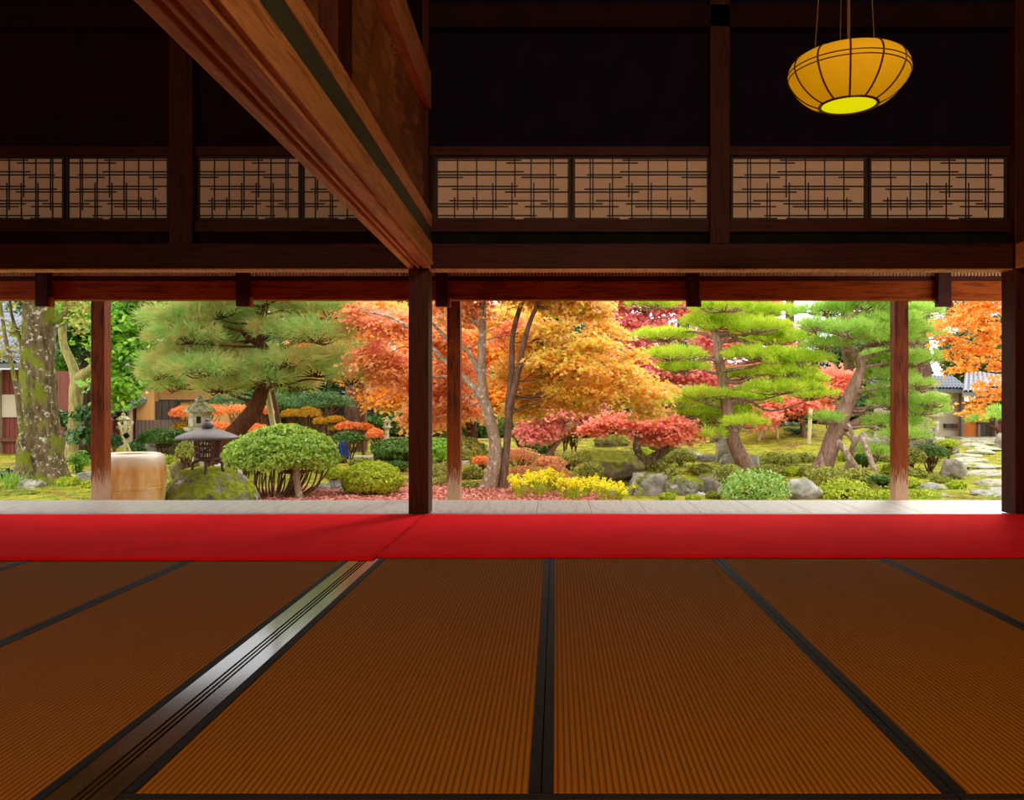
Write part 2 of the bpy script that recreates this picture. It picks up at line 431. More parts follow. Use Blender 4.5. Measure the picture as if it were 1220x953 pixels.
# ------------------------------------------------------------------ the hall
def struct(name, x0, x1, y0, y1, z0, z1, mat, label=None, bevel=0.0):
    o = Geo().box(x0, x1, y0, y1, z0, z1).build(name, mat, bevel=bevel)
    return tagit(o, label, None, None, 'structure')

LX, RX, BY = -6.6, 3.62, -3.2          # side walls, wall behind the camera
XM = -1.03                              # pillar line in the middle
struct('floor', LX, RX, BY, 6.48, -.25, -.055, M['timber_dark'])
struct('ceiling', LX, RX, BY, 6.5, 4.0, 4.08, M['ceiling'])
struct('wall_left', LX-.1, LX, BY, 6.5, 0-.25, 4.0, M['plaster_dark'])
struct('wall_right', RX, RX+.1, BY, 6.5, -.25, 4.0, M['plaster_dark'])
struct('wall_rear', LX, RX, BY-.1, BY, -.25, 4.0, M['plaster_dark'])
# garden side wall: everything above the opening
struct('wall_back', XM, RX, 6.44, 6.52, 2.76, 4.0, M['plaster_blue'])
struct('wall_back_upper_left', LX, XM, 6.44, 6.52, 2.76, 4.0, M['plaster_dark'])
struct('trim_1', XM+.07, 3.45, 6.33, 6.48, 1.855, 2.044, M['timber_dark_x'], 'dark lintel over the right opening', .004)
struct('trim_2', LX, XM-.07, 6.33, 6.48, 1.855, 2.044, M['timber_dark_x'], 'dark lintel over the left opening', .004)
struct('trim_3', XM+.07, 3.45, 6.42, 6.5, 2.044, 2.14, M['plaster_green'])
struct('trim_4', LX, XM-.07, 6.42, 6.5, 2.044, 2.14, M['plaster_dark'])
for i, (a, b) in enumerate(((XM+.07, 1.165), (1.317, 3.45), (-2.74, XM-.07), (LX, -2.92))):
    struct('trim_%d' % (5+i), a, b, 6.37, 6.5, 2.14, 2.232, M['timber_dark_x'], None, .003)
    struct('trim_%d' % (9+i), a, b, 6.37, 6.5, 2.722, 2.79, M['timber_dark_x'], None, .003)
struct('trim_13', XM, RX, 6.33, 6.46, 3.68, 3.85, M['plaster_dark'], None, .004)
struct('trim_14', LX, XM, 6.33, 6.46, 3.68, 3.85, M['plaster_dark'], None, .004)
def pillar(x0, x1, y0, y1, z0, z1, label):
    o = Geo().box(x0, x1, y0, y1, z0, z1).build('pillar', M['timber_dark'], bevel=.006)
    return tagit(o, label, None, None, 'structure')
pillar(-1.105, -.955, 6.3, 6.5, 0, 4.0, 'dark square pillar in the middle of the garden opening')
pillar(3.45, 3.6, 6.3, 6.5, 0, 4.0, 'dark square pillar at the right end of the garden opening')
pillar(-4.72, -4.57, 6.3, 6.5, 0, 4.0, 'dark square pillar beyond the left edge')
pillar(1.165, 1.317, 6.33, 6.5, 2.044, 4.0, 'short wall post above the lintel between the right paper panels')
pillar(-2.92, -2.74, 6.33, 6.5, 2.044, 4.0, 'short wall post above the lintel between the left paper panels')

struct('trim_18', XM+.075, 3.45, 6.335, 6.475, 1.846, 1.856, M['timber_beam'])  # pale board stands in for light bouncing onto the lintel underside
struct('trim_19', LX, XM-.075, 6.335, 6.475, 1.846, 1.856, M['timber_beam'])  # same painted bounce light under the left lintel
# sliding paper transoms
VB = [(157,98,305),(233,98,305),(309,98,305),(385,98,255),(449,98,348),(526,98,305),(537,98,348),(145,255,348),(221,255,348),(297,198,348),(373,198,348),(460,198,348)]
HB = [(110,70,410),(121,350,605),(155,70,420),(167,70,550),(177,70,178),(177,410,605),(212,70,397),(223,135,560),(234,345,605),(268,125,515),(280,70,397),(280,487,605),(291,70,360),(291,425,605),(326,70,472),(337,70,385),(337,420,605)]
def transom(x0, x1, flip, label):
    z0, z1, y = 2.232, 2.722, 6.42
    t = thing('shoji_transom_panel', label, 'paper screen', ((x0+x1)/2, y, z0), 'paper transom screens above the lintel')
    Geo().box(x0+.004, x1-.004, y+.010, y+.014, z0+.012, z1-.012).build('paper', M['shoji_paper'], t)
    f = Geo(); w = .017
    f.box(x0, x0+w, y-.012, y+.016, z0, z1).box(x1-w, x1, y-.012, y+.016, z0, z1)
    f.box(x0+w, x1-w, y-.012, y+.016, z0, z0+.012).box(x0+w, x1-w, y-.012, y+.016, z1-.012, z1)
    fr = f.build('frame', M['kumiko'], t)
    g = Geo(); b = .0045
    fx = lambda u: (x1-(u-70)/535*(x1-x0)) if flip else (x0+(u-70)/535*(x1-x0))
    fz = lambda v: z1-(v-98)/250*(z1-z0)
    for x, a, c in VB:
        X = fx(x); g.box(X-b, X+b, y+.004, y+.0095, fz(c), fz(a))
    for z, a, c in HB:
        Z = fz(z); A, B = sorted((fx(a), fx(c))); g.box(A, B, y+.001, y+.006, Z-b, Z+b)
    g.build('lattice', M['kumiko'], fr)
def pxX(p, y=6.42): return (p-HX)/F*y
for a, b, fl, lb in ((519, 679.5, 0, 'paper transom screen right beside the middle pillar, on its right'), (682.5, 845, 1, 'paper transom screen just left of the short wall post in the right bay'),
                     (870.5, 1032, 1, 'paper transom screen just right of the short wall post, under the lantern'), (1035, 1199, 0, 'rightmost paper transom screen, at the right pillar'),
                     (235, 358.5, 0, 'paper transom screen just right of the wall post in the left room'), (359.5, 484, 1, 'paper transom screen half hidden behind the big diagonal beam'),
                     (79.5, 202, 1, 'paper transom screen just left of the wall post in the left room'), (-44, 77.5, 0, 'leftmost paper transom screen, cut by the edge of the view')):
    transom(pxX(a), pxX(b), fl, lb)

# the grooved beam that runs from the middle pillar towards the viewer; it drifts 7 cm on the way
def skew(xl, xr, z0, z1, y0, y1, dx0=0.0, dx1=0.0):
    return [(xl+dx0, y0, z0), (xr+dx0, y0, z0), (xr+dx1, y1, z0), (xl+dx1, y1, z0), (xl+dx0, y0, z1), (xr+dx0, y0, z1), (xr+dx1, y1, z1), (xl+dx1, y1, z1)]
def along(name, xl, xr, z0, z1, mat, label=None, bevel=.003, y1=6.3, y0=-3.2, d=.15, parent=None):
    g = Geo().hexa(skew(xl, xr, z0, z1, y0, y1, d, 0)); o = g.build(name, mat, parent, bevel=bevel)
    if parent is None: tagit(o, label, None, None, 'structure')
    return o
bt = thing('beam', 'grooved reddish beam running from the middle pillar towards the viewer', None, (XM, 6.3, 1.85), None, 'structure')
along('groove_bed', -1.10, -.955, 1.872, 1.94, M['timber_beam'], parent=bt)
along('groove_rail', -1.105, -1.062, 1.85, 1.878, M['timber_beam'], parent=bt)
along('groove_rail', -1.036, -1.022, 1.85, 1.878, M['timber_beam'], parent=bt)
along('groove_rail', -.996, -.935, 1.85, 1.878, M['timber_beam'], parent=bt)
along('beam_body', -1.105, -.925, 1.90, 2.035, M['timber_beam'], parent=bt)
along('lower_moulding', -1.108, -.915, 1.878, 1.902, M['timber_beam'], parent=bt)
along('trim_15', -1.09, -.932, 2.035, 2.155, M['band_grey'])
along('trim_16', -1.09, -.928, 2.155, 2.255, M['timber_beam'])
along('trim_17', -1.10, -.935, 3.05, 3.32, M['timber_beam'])
for k, (y0, y1) in enumerate(((3.55, 3.8), (.9, 1.1))):
    Geo().box(-1.10, -.92, y0, y1, 2.15, 4.0).build('pillar', M['timber_dark'], bevel=.005)
    tagit(bpy.data.objects[-1] if False else COL.objects[-1], 'square strut standing on the beam before the carved board', None, None, 'structure')
# carved transom boards: relief with scrolls
def carved(y0, y1, label):
    t = thing('carved_transom', label, 'carved panel', (-1.0, (y0+y1)/2, 2.26), 'carved boards above the beam')
    nx, nz = 120, 46; V = []; Fa = []
    for i in range(nx+1):
        for j in range(nz+1):
            y = y0+(y1-y0)*i/nx; z = 2.26+.79*j/nz
            q = Vector((y*2.1, z*3.3, .4)); a = mn.noise(q*1.2)*5
            h = .5+.5*math.sin(8*y+a+3*math.sin(6*z+a)); e = min(1, min(i, nx-i)/4, min(j, nz-j)/4)
            V.append((-.995+.045*e*h*max(0, mn.noise(q*1.7)+.35), y, z))
    for i in range(nx):
        for j in range(nz):
            a = i*(nz+1)+j; Fa.append((a, a+nz+1, a+nz+2, a+1))
    Geo().add(V, Fa).build('relief', M['timber_panel'], t, smooth=True)
    Geo().box(-1.045, -.996, y0, y1, 2.26, 3.05).build('board', M['timber_panel'], t)
carved(3.82, 6.28, 'carved scroll board between the strut and the middle pillar')
carved(1.12, 3.53, 'carved scroll board on the viewer side of the strut')
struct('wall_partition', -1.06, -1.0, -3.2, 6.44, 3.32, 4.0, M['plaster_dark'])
# right-hand beam from the right pillar
Geo().box(3.45, 3.6, -3.2, 6.3, 1.85, 2.035).build('beam', M['timber_beam'], bevel=.004)
tagit(COL.objects[-1], 'beam running back from the right pillar', None, None, 'structure')

# tatami
def tatami(x0, x1, y0, y1, label, along_y=True):
    t = thing('tatami_mat', label, 'tatami mat', ((x0+x1)/2, (y0+y1)/2, -.055), 'tatami mats laid over the floor')
    h = .028; g = .0015; z0, z1 = -.055, 0
    def local(geo, nm, mt):            # built around the thing's own origin
        return geo.build(nm, mt, t)
    Geo().box(x0+g, x1-g, y0+g, y1-g, z0, z1).build('rush_cover', M['tatami'], t, bevel=.003)
    for s in (0, 1):
        if along_y: b = (x0+g, x0+h, y0+g, y1-g) if s == 0 else (x1-h, x1-g, y0+g, y1-g)
        else: b = (x0+g, x1-g, y0+g, y0+h) if s == 0 else (x0+g, x1-g, y1-h, y1-g)
        Geo().box(*b, z0+.002, z1+.0022).build('cloth_border', M['heri'], t, bevel=.001)
xs = [-.957, -.032, .880, 1.785, 2.69, 3.6]
nm = ['beside the threshold board', 'second to the right of the threshold board', 'third to the right of the threshold board', 'fourth to the right of the threshold board', 'along the right wall']
for i in range(5):
    tatami(xs[i], xs[i+1], 1.853, 3.66, 'brown tatami mat %s, up to the seam' % nm[i])
    tatami(xs[i], xs[i+1], 3.66, 5.47, 'brown tatami mat %s, under the felt' % nm[i])
for i, (a, b) in enumerate(((-.957, .88), (.88, 2.69), (2.69, 3.6))):
    tatami(a, b, .94, 1.85, ['crosswise tatami mat at the bottom edge, left one', 'crosswise tatami mat at the bottom edge, middle one', 'crosswise tatami mat at the bottom edge, right one'][i], False)
xl = [-1.112, -1.975, -2.845, -3.715, -4.585, -5.455]
nl = ['left of the threshold board', 'second to the left of the threshold board', 'third to the left of the threshold board', 'fourth to the left of the threshold board', 'fifth to the left of the threshold board']
for i in range(4):
    tatami(xl[i+1], xl[i], 3.6, 5.4, 'brown tatami mat %s, under the felt' % nl[i])
for i in range(2):
    tatami(xl[i+1], xl[i], 1.78, 3.6, 'brown tatami mat %s, this side of the seam' % nl[i])
# floor boards where no mat is in view
struct('floor_near', LX, RX, BY, .94, -.055, -.001, M['timber_dark'])
struct('floor_left', LX, xl[4]-.002, .94, 6.3, -.055, -.001, M['timber_dark'])
struct('floor_under_felt_right', -.957, 3.6, 5.47, 6.3, -.055, -.001, M['timber_dark'])
struct('floor_under_felt_left', xl[4], -.957, 5.4, 6.3, -.055, -.001, M['timber_dark'])
# threshold with sliding-door grooves
tr = thing('threshold_board', 'polished grooved threshold board lying between the mats of the two rooms', 'threshold', (-1.035, 3.6, -.055), None)
g = Geo(); segs = [(-1.110, -1.052), (-1.043, -1.036), (-1.0275, -1.0205), (-1.012, -.959)]
for a, b in segs: g.box(a, b, .95, 6.29, -.02, .002)
g.box(-1.110, -.959, .95, 6.29, -.055, -.02)
g.build('grooved_board', M['track'], tr)

# red felt, two lengths
def felt(x0, x1, y0, label, seed):
    nx, ny = int((x1-x0)*22), 30; V = []; Fa = []
    for i in range(nx+1):
        for j in range(ny+1):
            x = x0+(x1-x0)*i/nx; v = j/ny; yf = y0+.010*mn.noise(Vector((x*1.7, seed, 0)))+.005*mn.noise(Vector((x*9, seed, 0)))
            y = yf+(6.285-yf)*v; e = abs(v-.0)<1e-6
            z = .0105+.0022*mn.noise(Vector((x*1.5, y*7, seed)))+.002*max(0, mn.noise(Vector((x*.8+3, y*16, seed))))
            V.append((x, y, z if not e else .0065))
    for i in range(nx):
        for j in range(ny):
            a = i*(ny+1)+j; Fa.append((a, a+ny+1, a+ny+2, a+1))
    o = Geo().add(V, Fa).build('red_felt_carpet', M['red_felt'], smooth=True)
    s = o.modifiers.new('thick', 'SOLIDIFY'); s.thickness = .0035; s.offset = -1
    tagit(o, label, 'carpet', 'red felt runners along the opening')
felt(-6.55, -.985, 4.515, 'red felt runner in front of the left opening', 1)
felt(-.98, 3.6, 4.585, 'red felt runner in front of the right opening', 5)

# sill, veranda
struct('sill', LX, RX, 6.29, 6.5, -.06, -.008, M['sill'])
vx = LX; k = 0
while vx < RX+1.4:
    o = Geo().box(vx+.002, vx+.458, 6.5, 7.86, -.11, -.075).build('veranda_board', M['veranda'], bevel=.002)
    tagit(o, 'pale grey veranda board outside the red felt', 'floor board', 'veranda boards outside the sill'); vx += .46; k += 1
for x in (-6.0, -2.9, .2, 3.3): struct('veranda_joist', x, x+.1, 6.5, 7.8, -.5, -.11, M['outer_post'])
# rail beam, struts, outer posts, eave
rb = thing('eave_rail_beam', 'red brown beam hanging along the veranda edge above the garden view', 'beam', (-1.5, 7.75, 1.78), None, 'structure')
Geo().box(LX, 5.0, 7.70, 7.82, 1.783, 1.955).build('rail', M['outer_beam'], rb, bevel=.004)
Geo().box(LX, 5.0, 7.705, 7.815, 1.955, 2.0).build('upper_rail', M['timber_dark_x'], rb)
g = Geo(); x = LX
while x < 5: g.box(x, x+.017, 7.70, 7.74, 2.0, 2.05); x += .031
g.build('lattice', M['timber_beam'], rb)  # paler wood imitates the bright highlights along this strip
Geo().box(LX, 5.0, 7.69, 7.76, 2.05, 2.075).build('cap', M['outer_beam'], rb)
for i, px in enumerate((52, 290, 526.5, 825, 1123.5)):
    x = (px-HX)/F*7.66; w = .056 if i not in (4,) else .06
    hs = thing('hanging_strut', ['dark hanging strut at the mossy tree', 'dark hanging strut between the left post and the middle pillar', 'dark hanging strut just right of the middle pillar', 'dark hanging strut over the left pine of the right opening', 'dark hanging strut near the right pillar'][i], 'strut', (x, 7.66, 1.715), 'short struts hanging from the eave rail', 'thing')
    Geo().box(x-w, x+w, 7.62, 7.698, 1.715, 2.06).build('strut_body', M['timber_dark'], hs, bevel=.003)
    Geo().box(x+w-.004, x+w+.022, 7.64, 7.698, 1.712, 1.80).build('end_block', M['outer_beam'], hs)
for i, x in enumerate((-4.625, -1.03, 3.495, 7.9)):
    p = thing('veranda_post', ['veranda post left, in front of the jar', 'veranda post just right of the middle pillar', 'veranda post near the right pillar, before the pines', 'veranda post beyond the right edge'][i], 'post', (x, 8.55, -.5), 'square outer posts carrying the eave')
    Geo().box(x-.068, x+.068, 8.47, 8.61, -.42, 2.05).build('shaft', M['outer_post'], p, bevel=.008)
    Geo().lathe([(.2, 0), (.19, .07), (.15, .1)], (x, 8.55, -.52), 20).build('foundation_stone', M['stone_grey'], p)
struct('eave_plate', LX, 8.4, 8.46, 8.64, 2.05, 2.2, M['timber_dark_x'])
# eave roof: boards with rafters under, tiles above
er = thing('eave_roof', 'veranda roof', None, (0, 8, 2.2), None, 'structure')
Geo().hexa([(LX, 6.5, 3.0), (9, 6.5, 3.0), (9, 8.8, 2.4), (LX, 8.8, 2.4), (LX, 6.5, 3.08), (9, 6.5, 3.08), (9, 8.8, 2.48), (LX, 8.8, 2.48)]).build('roof_boards', M['timber_dark'], er)
struct('veranda_ceiling', LX, 5, 6.52, 7.70, 2.075, 2.10, M['outer_beam'])

# pendant lantern
lc = np.array([1.246, 3.57, 2.118])
lt = thing('pendant_lantern', 'glowing amber paper bowl lantern hanging from the ceiling', 'lantern', lc)
prof = [(.119, 0), (.165, .022), (.208, .058), (.236, .098), (.249, .134), (.246, .160), (.232, .183), (.2, .203), (.14, .214)]
PS, _ = smooth_path([(r, 0, z) for r, z in prof], .1, 4)
Geo().lathe([(p[0], p[2]) for p in PS], lc, 48, closed=False).build('paper_shade', M['lantern_paper'], lt, smooth=True)
Geo().lathe([(.001, .004), (.117, .004)], lc, 40, closed=False).build('underside_disc', M['lantern_base'], lt)
for k in range(12):
    a = 2*math.pi*(k+.42)/12
    Geo().tube([(lc[0]+(p[0]+.001)*math.cos(a), lc[1]+(p[0]+.001)*math.sin(a), lc[2]+p[2]) for p in PS[::2]], .0042, 6, 1).build('rib', M['lantern_rib'], lt)
def ring(r, z, th, nm):
    g = Geo(); g.tube([(lc[0]+r*math.cos(a), lc[1]+r*math.sin(a), lc[2]+z) for a in np.linspace(0, 2*math.pi, 49)], th, 6, 1); g.build(nm, M['lantern_rib'], lt)
ring(.118, .002, .0075, 'bottom_ring'); ring(.2495, .142, .0026, 'upper_ring'); ring(.247, .124, .0026, 'upper_ring')
ring(.14, .214, .006, 'top_ring')
Geo().tube([(lc[0], lc[1], lc[2]+.2), (lc[0], lc[1], 3.995)], .007, 8, 1).build('power_cord', M['cord'], lt)
for a in (.35, 2.75, 1.5):
    Geo().tube([(lc[0]+.14*math.cos(a), lc[1]+.14*math.sin(a), lc[2]+.214), (lc[0]+.03*math.cos(a), lc[1]+.03*math.sin(a), 3.995)], .0025, 6, 1).build('hanging_cord', M['cord'], lt)
# ------------------------------------------------------------------ garden ground
def ground_z(x, y):
    z = -.5
    z = z+.62*np.exp(-((x-7.2)/4.2)**2-((y-25)/5.2)**2)          # mossy mound behind the pines
    z = z+.20*np.exp(-((x+1.0)/5)**2-((y-24)/4)**2)
    z = z+.10*np.exp(-((x+7.0)/1.6)**2-((y-12.5)/1.8)**2)       # moss swell at the lichen tree
    pond = np.clip(1.25-np.sqrt(((x-2.2)/2.5)**2+((y-13.9)/1.6)**2), 0, .45)/.45
    return z-.62*pond
def G(x, y): return float(ground_z(np.float64(x), np.float64(y)))
def base(px, Y): x = (px-HX)/F*Y; return np.array([x, Y, G(x, Y)])
def ground_at(px, py):
    """distance at which the ground shows at this place of the picture"""
    for Y in np.arange(9, 45, .1):
        x = (px-HX)/F*Y
        if HY+(EYE-G(x, Y))/Y*F <= py: return float(Y)
    return 40.0

def make_ground():
    nx, ny = 340, 300; X = np.linspace(-34, 40, nx); Yv = 7.9+(60-7.9)*np.linspace(0, 1, ny)**1.7
    xx, yy = np.meshgrid(X, Yv, indexing='ij'); zz = ground_z(xx, yy)
    V = np.stack([xx, yy, zz], 2).reshape(-1, 3)
    nz = np.array([mn.noise(Vector((v[0]*1.1, v[1]*1.1, 0)))*.035+mn.noise(Vector((v[0]*4, v[1]*4, 3)))*.012 for v in V]); V[:, 2] += nz
    i, j = np.meshgrid(np.arange(nx-1), np.arange(ny-1), indexing='ij'); a = (i*ny+j).ravel()
    Q = np.stack([a, a+ny, a+ny+1, a+1], 1)
    t = NT('moss ground'); w = t.coord()
    moss = t.ramp(t.noise(w, 5, 8, .7), [lin(84,88,24), lin(156,152,40), lin(206,192,76)], [.32, .5, .68])
    dirt = t.ramp(t.noise(w, 9, 6, .7), [lin(96,70,40), lin(160,112,70)], [.35, .65])
    k = t.ramp(t.noise(w, 1.1, 8, .72), [(0,0,0,1), (1,1,1,1)], [.5, .6])
    col = t.mix(k, moss, dirt)
    lit = t.ramp(t.noise(w, 26, 4, .8), [lin(150,64,56), lin(214,128,112), lin(236,170,150)], [.35, .5, .68])
    # leaf litter lies around the maples
    s = t.n('SeparateXYZ'); t.l(w, s.inputs[0])
    dx = t.math('POWER', t.math('DIVIDE', t.math('ADD', s.outputs['X'], 1.9), 2.6), 2.0)
    dy = t.math('POWER', t.math('DIVIDE', t.math('SUBTRACT', s.outputs['Y'], 11.3), 1.7), 2.0)
    e = t.math('ADD', t.math('ADD', dx, dy), t.math('MULTIPLY', t.noise(w, 3, 5), .9))
    col = t.mix(t.ramp(e, [(1,1,1,1), (0,0,0,1)], [.9/2, 1.5/2]) if False else t.math('LESS_THAN', e, 1.45), col, lit)
    t.bsdf(col, .95, t.bump(t.noise(w, 22, 8, .75), .04), .1)
    me = bpy.data.meshes.new('garden_ground'); me.from_pydata(V.tolist(), [], Q.tolist()); me.update()
    o = place('garden_ground', me, t.m, None, (0, 0, 0), True); tagit(o, 'mossy garden ground', None, None, 'structure')
make_ground()
def water():
    t = NT('pond water'); w = t.coord((1, 2.5, 1))
    t.bsdf(lin(60,52,30), .06, t.bump(t.noise(w, 6, 3), .01), .6)
    a = np.linspace(0, 2*math.pi, 49)[:-1]
    V = [(2.2+3.1*math.cos(q), 13.9+2.0*math.sin(q), -.86) for q in a]
    o = Geo().add(V, [tuple(range(48))]).build('pond_water', t.m); tagit(o, 'brown pond water behind the veranda', None, None, 'structure')
water()

# ------------------------------------------------------------------ plant builders
def branches_to(geo, trunk, targets, r0, n=6, sag=.0, rough=.1, tmin=.35):
    """one bent limb from the nearest suitable trunk point to every target"""
    T = np.asarray(trunk, float); ends = []
    lo = int(len(T)*tmin)
    for c in targets:
        c = np.asarray(c, float); cand = T[lo:]
        d = np.linalg.norm((cand-c)*[1, 1, 1.6], axis=1)+np.where(cand[:, 2] > c[2], .35, 0)
        s = cand[int(np.argmin(d))]; v = c-s; L = np.linalg.norm(v)+1e-6
        j = lambda a: RNG.normal(0, a*L, 3)
        path = [s, s+v*.3+j(.05)+[0, 0, .03*L], s+v*.65+j(.06)+[0, 0, .06*L-sag], c]
        r = r0*min(1, .45+L*.25); geo.tube(path, [r, r*.75, r*.5, r*.2], n, 4, rough); ends.append((np.array(path), r))
    return ends

def twigs(geo, centre, cl, r, m=8):
    idx = RNG.choice(len(cl), min(m, len(cl)), replace=False)
    for q in cl[idx]:
        v = q-centre
        geo.tube([centre, centre+v*.5+RNG.normal(0, .12*np.linalg.norm(v), 3), q], [r, r*.6, r*.25], 4, 3)

def px_path(pts, Y, dy=None):
    dy = dy or [0]*len(pts)
    return np.array([W(p[0], p[1], Y+d) for p, d in zip(pts, dy)])

def leafy_tree(name, label, trunks, blobs, leafmat_, barkmat, clusters, per, cr, size, shape='maple', cat='tree', group=None, flat=.16, shell=.5, jit=.45, limb=.05, twn=8, rough=.12, droop=0, extra=None, org=None, branch=True):
    """trunks: list of (path, radii) in world space; blobs: ellipsoids of foliage"""
    b0 = np.array(trunks[0][0][0]) if org is None else np.asarray(org, float)
    t = thing(name, label, cat, b0, group)
    g = Geo(); allp = []
    for path, rad in trunks:
        g.tube(path, rad, 12, 6, rough, 4); P, _ = smooth_path(path, rad, 6); allp.append(P)
    g.build('trunk', barkmat, t, smooth=True)
    T = np.concatenate(allp)
    P, N, C = sprays(blobs, clusters, per, cr, flat, shell, droop)
    if branch:
        h = Geo(); ends = branches_to(h, T, [b[:3] for b in blobs], limb, 7)
        for c, cl in zip(blobs, C): twigs(h, np.array(c[:3]), cl, limb*.28, twn)
        h.build('branches', barkmat, t, smooth=True)
    leaves('foliage', P, N, size, leafmat_, t, shape=shape, jit=jit)
    return t

def pine_tree(label, trunks, pads, ndmat, barkmat, dens, L, w, per, group='pines', limb=.05, spread=.7, up=1.0, pathbr=(), cones=None):
    t = thing('pine_tree', label, 'pine tree', trunks[0][0][0], group)
    g = Geo(); allp = []
    for path, rad in trunks:
        g.tube(path, rad, 14, 7, .14, 5); P, _ = smooth_path(path, rad, 7); allp.append(P)
    g.build('trunk', barkmat, t, smooth=True); T = np.concatenate(allp)
    h = Geo(); branches_to(h, T, [np.array(p[:3])-[0, 0, p[5]*.5] for p in pads], limb, 7, rough=.2, tmin=.3)
    for path, rad in pathbr: h.tube(path, rad, 8, 5, .2, 5)
    Pn = []; Dn = []
    for p in pads:
        c = np.array(p[:3]); R = np.array(p[3:6])
        m = max(12, int(dens*1.8*R[0]*R[1]*math.pi))
        a = RNG.uniform(0, 2*math.pi, m); q = np.sqrt(RNG.random(m)); lob = 1+.18*np.sin(3*a+RNG.uniform(0, 6))+.1*np.sin(7*a+RNG.uniform(0, 6))
        x = q*np.cos(a)*R[0]*lob; y = q*np.sin(a)*R[1]*lob
        z = np.sqrt(np.clip(1-q**2, 0, 1))*R[2]*RNG.uniform(-.25, 1, m)
        z += .10*R[2]*np.sin(x*9/R[0]+1)*1.2
        Pn.append(c+np.stack([x, y, z], 1))
        d = np.stack([np.cos(a)*q*.9, np.sin(a)*q*.9, np.full(m, up)], 1); Dn.append(unit(d))
        for k in RNG.choice(m, min(m, 16), replace=False):          # twigs that carry the tufts
            e = Pn[-1][k]; s = c-[0, 0, R[2]*.5]
            h.tube([s, (s+e)/2+RNG.normal(0, .04, 3)-[0, 0, .03], e], [limb*.35, limb*.22, limb*.1], 4, 3)
    h.build('branches', barkmat, t, smooth=True)
    needles('needles', np.concatenate(Pn), np.concatenate(Dn), L, w, per, ndmat, t, spread)
    return t

def dome_points(c, R, n, zmin=-.35, lump=.08, depth=.16, seed=0):
    v = ball(int(n*1.6)); v = v[v[:, 2] > zmin][:n]
    f = np.array([1+lump*mn.noise(Vector((q[0]*2.6+seed, q[1]*2.6, q[2]*2.6)))+lump*.6*mn.noise(Vector((q[0]*7+seed, q[1]*7, q[2]*7))) for q in v])
    f *= 1-depth*RNG.random(len(v))**1.5
    P = np.array(c)+v*f[:, None]*np.array(R)
    return P, unit(v/np.array(R))

def shrub(label, px, py, Y, rx, ry, mat, size=.045, n=None, stems=5, dep=None, zmin=-.3, group=None, cat='shrub', shape='oval', lump=.1, name='clipped_shrub', core=True, lobes=None, barkm='bk_twig', jit=.7, stem_r=.012, stem_label=None):
    """px,py centre of the leafy dome in the picture; stems run from the ground to it"""
    k = Y/F; c = W(px, py, Y); R = np.array([rx*k, dep or rx*k*.85, ry*k])
    gz = G(c[0], c[1]); t = thing(name, label, cat, (c[0], c[1], gz-.01), group)
    dens = n or int(2.2*(R[0]*R[1]+R[0]*R[2]+R[1]*R[2])*4/3/(size*size))
    dens = max(500, min(int(dens*1.7), 30000))
    PP = []; NN = []; g = Geo()
    ll = lobes or [(0, 0, 0, 1, 1)]
    for (lx, ly, lz, sx, sz) in ll:
        cc = c+np.array([lx*R[0], ly*R[1], lz*R[2]]); rr = R*np.array([sx, sx, sz])
        P, N = dome_points(cc, rr, int(dens/len(ll)), zmin, lump, .22, px+lx*9); PP.append(P); NN.append(N)
        if stems:
            for i in range(max(2, stems//len(ll))):
                a = RNG.uniform(0, 2*math.pi); q = RNG.uniform(.1, .75)
                e = cc+np.array([rr[0]*q*math.cos(a), rr[1]*q*math.sin(a), rr[2]*RNG.uniform(-.1, .5)])
                b = np.array([c[0]+RNG.normal(0, .05*R[0]), c[1]+RNG.normal(0, .05*R[0]), gz-.02])
                m = (b+e)/2+RNG.normal(0, .08*R[0], 3); m[2] = b[2]+(e[2]-b[2])*.45
                g.tube([b, m, e], [stem_r*1.3, stem_r, stem_r*.5], 6, 4, .1)
                for _ in range(4):
                    e2 = cc+ball(1)[0]*rr*.85; e2[2] = max(e2[2], cc[2]-.1*rr[2]); g.tube([m, (m+e2)/2+RNG.normal(0, .04, 3), e2], [stem_r*.7, stem_r*.5, stem_r*.3], 4, 3)
    if stems: g.build('stems', M[barkm], t, smooth=True)
    leaves('foliage', np.concatenate(PP), np.concatenate(NN), size, M[mat], t, shape=shape, jit=jit)
    if core:                                                       # inner leaves, behind the outer layer
        P, N = dome_points(c, R*.8, int(dens*.35), zmin, lump, .35, px+5)
        leaves('inner_foliage', P, N, size*1.5, M[mat], t, shape='quad', jit=1.2)
    return t
# ------------------------------------------------------------------ trees of the garden
# 1 lichen-covered old tree at the left with leaning side stems
p = px_path([(54,592),(52,572),(50,545),(47,500),(45,450),(46,405),(48,360),(50,300)], 12.6)
p2 = px_path([(48,588),(36,560),(27,520),(22,480),(15,440),(6,400),(0,360)], 12.3, [0,-.05,-.1,-.15,-.2,-.2,-.2])
p3 = px_path([(44,455),(32,430),(22,400),(14,375),(10,345)], 12.5)
p4 = px_path([(48,400),(60,385),(75,378),(80,360),(92,335)], 12.6)
bl = [blob_px(12,352,12.4,30,14,.6), blob_px(88,362,12.3,26,13,.6), blob_px(40,330,12.4,60,20,1.0), blob_px(20,395,12.6,20,12,.4), blob_px(4,425,12.6,14,14,.4), blob_px(98,392,12.2,12,14,.3)]
leafy_tree('old_broadleaf_tree', 'thick mossy lichen-covered trunk with bare leaning side stems, at the far left', [(p, [.56,.42,.31,.25,.235,.23,.22,.2]), (p2, [.05,.045,.04,.035,.03,.025,.02]), (p3, [.05,.04,.03,.02,.015]), (p4, [.08,.06,.05,.04,.03])],
           bl, M['lf_olive'], M['bk_moss'], 90, 12, .16, .075, 'oval', limb=.02, twn=10, rough=.22, cat='tree')
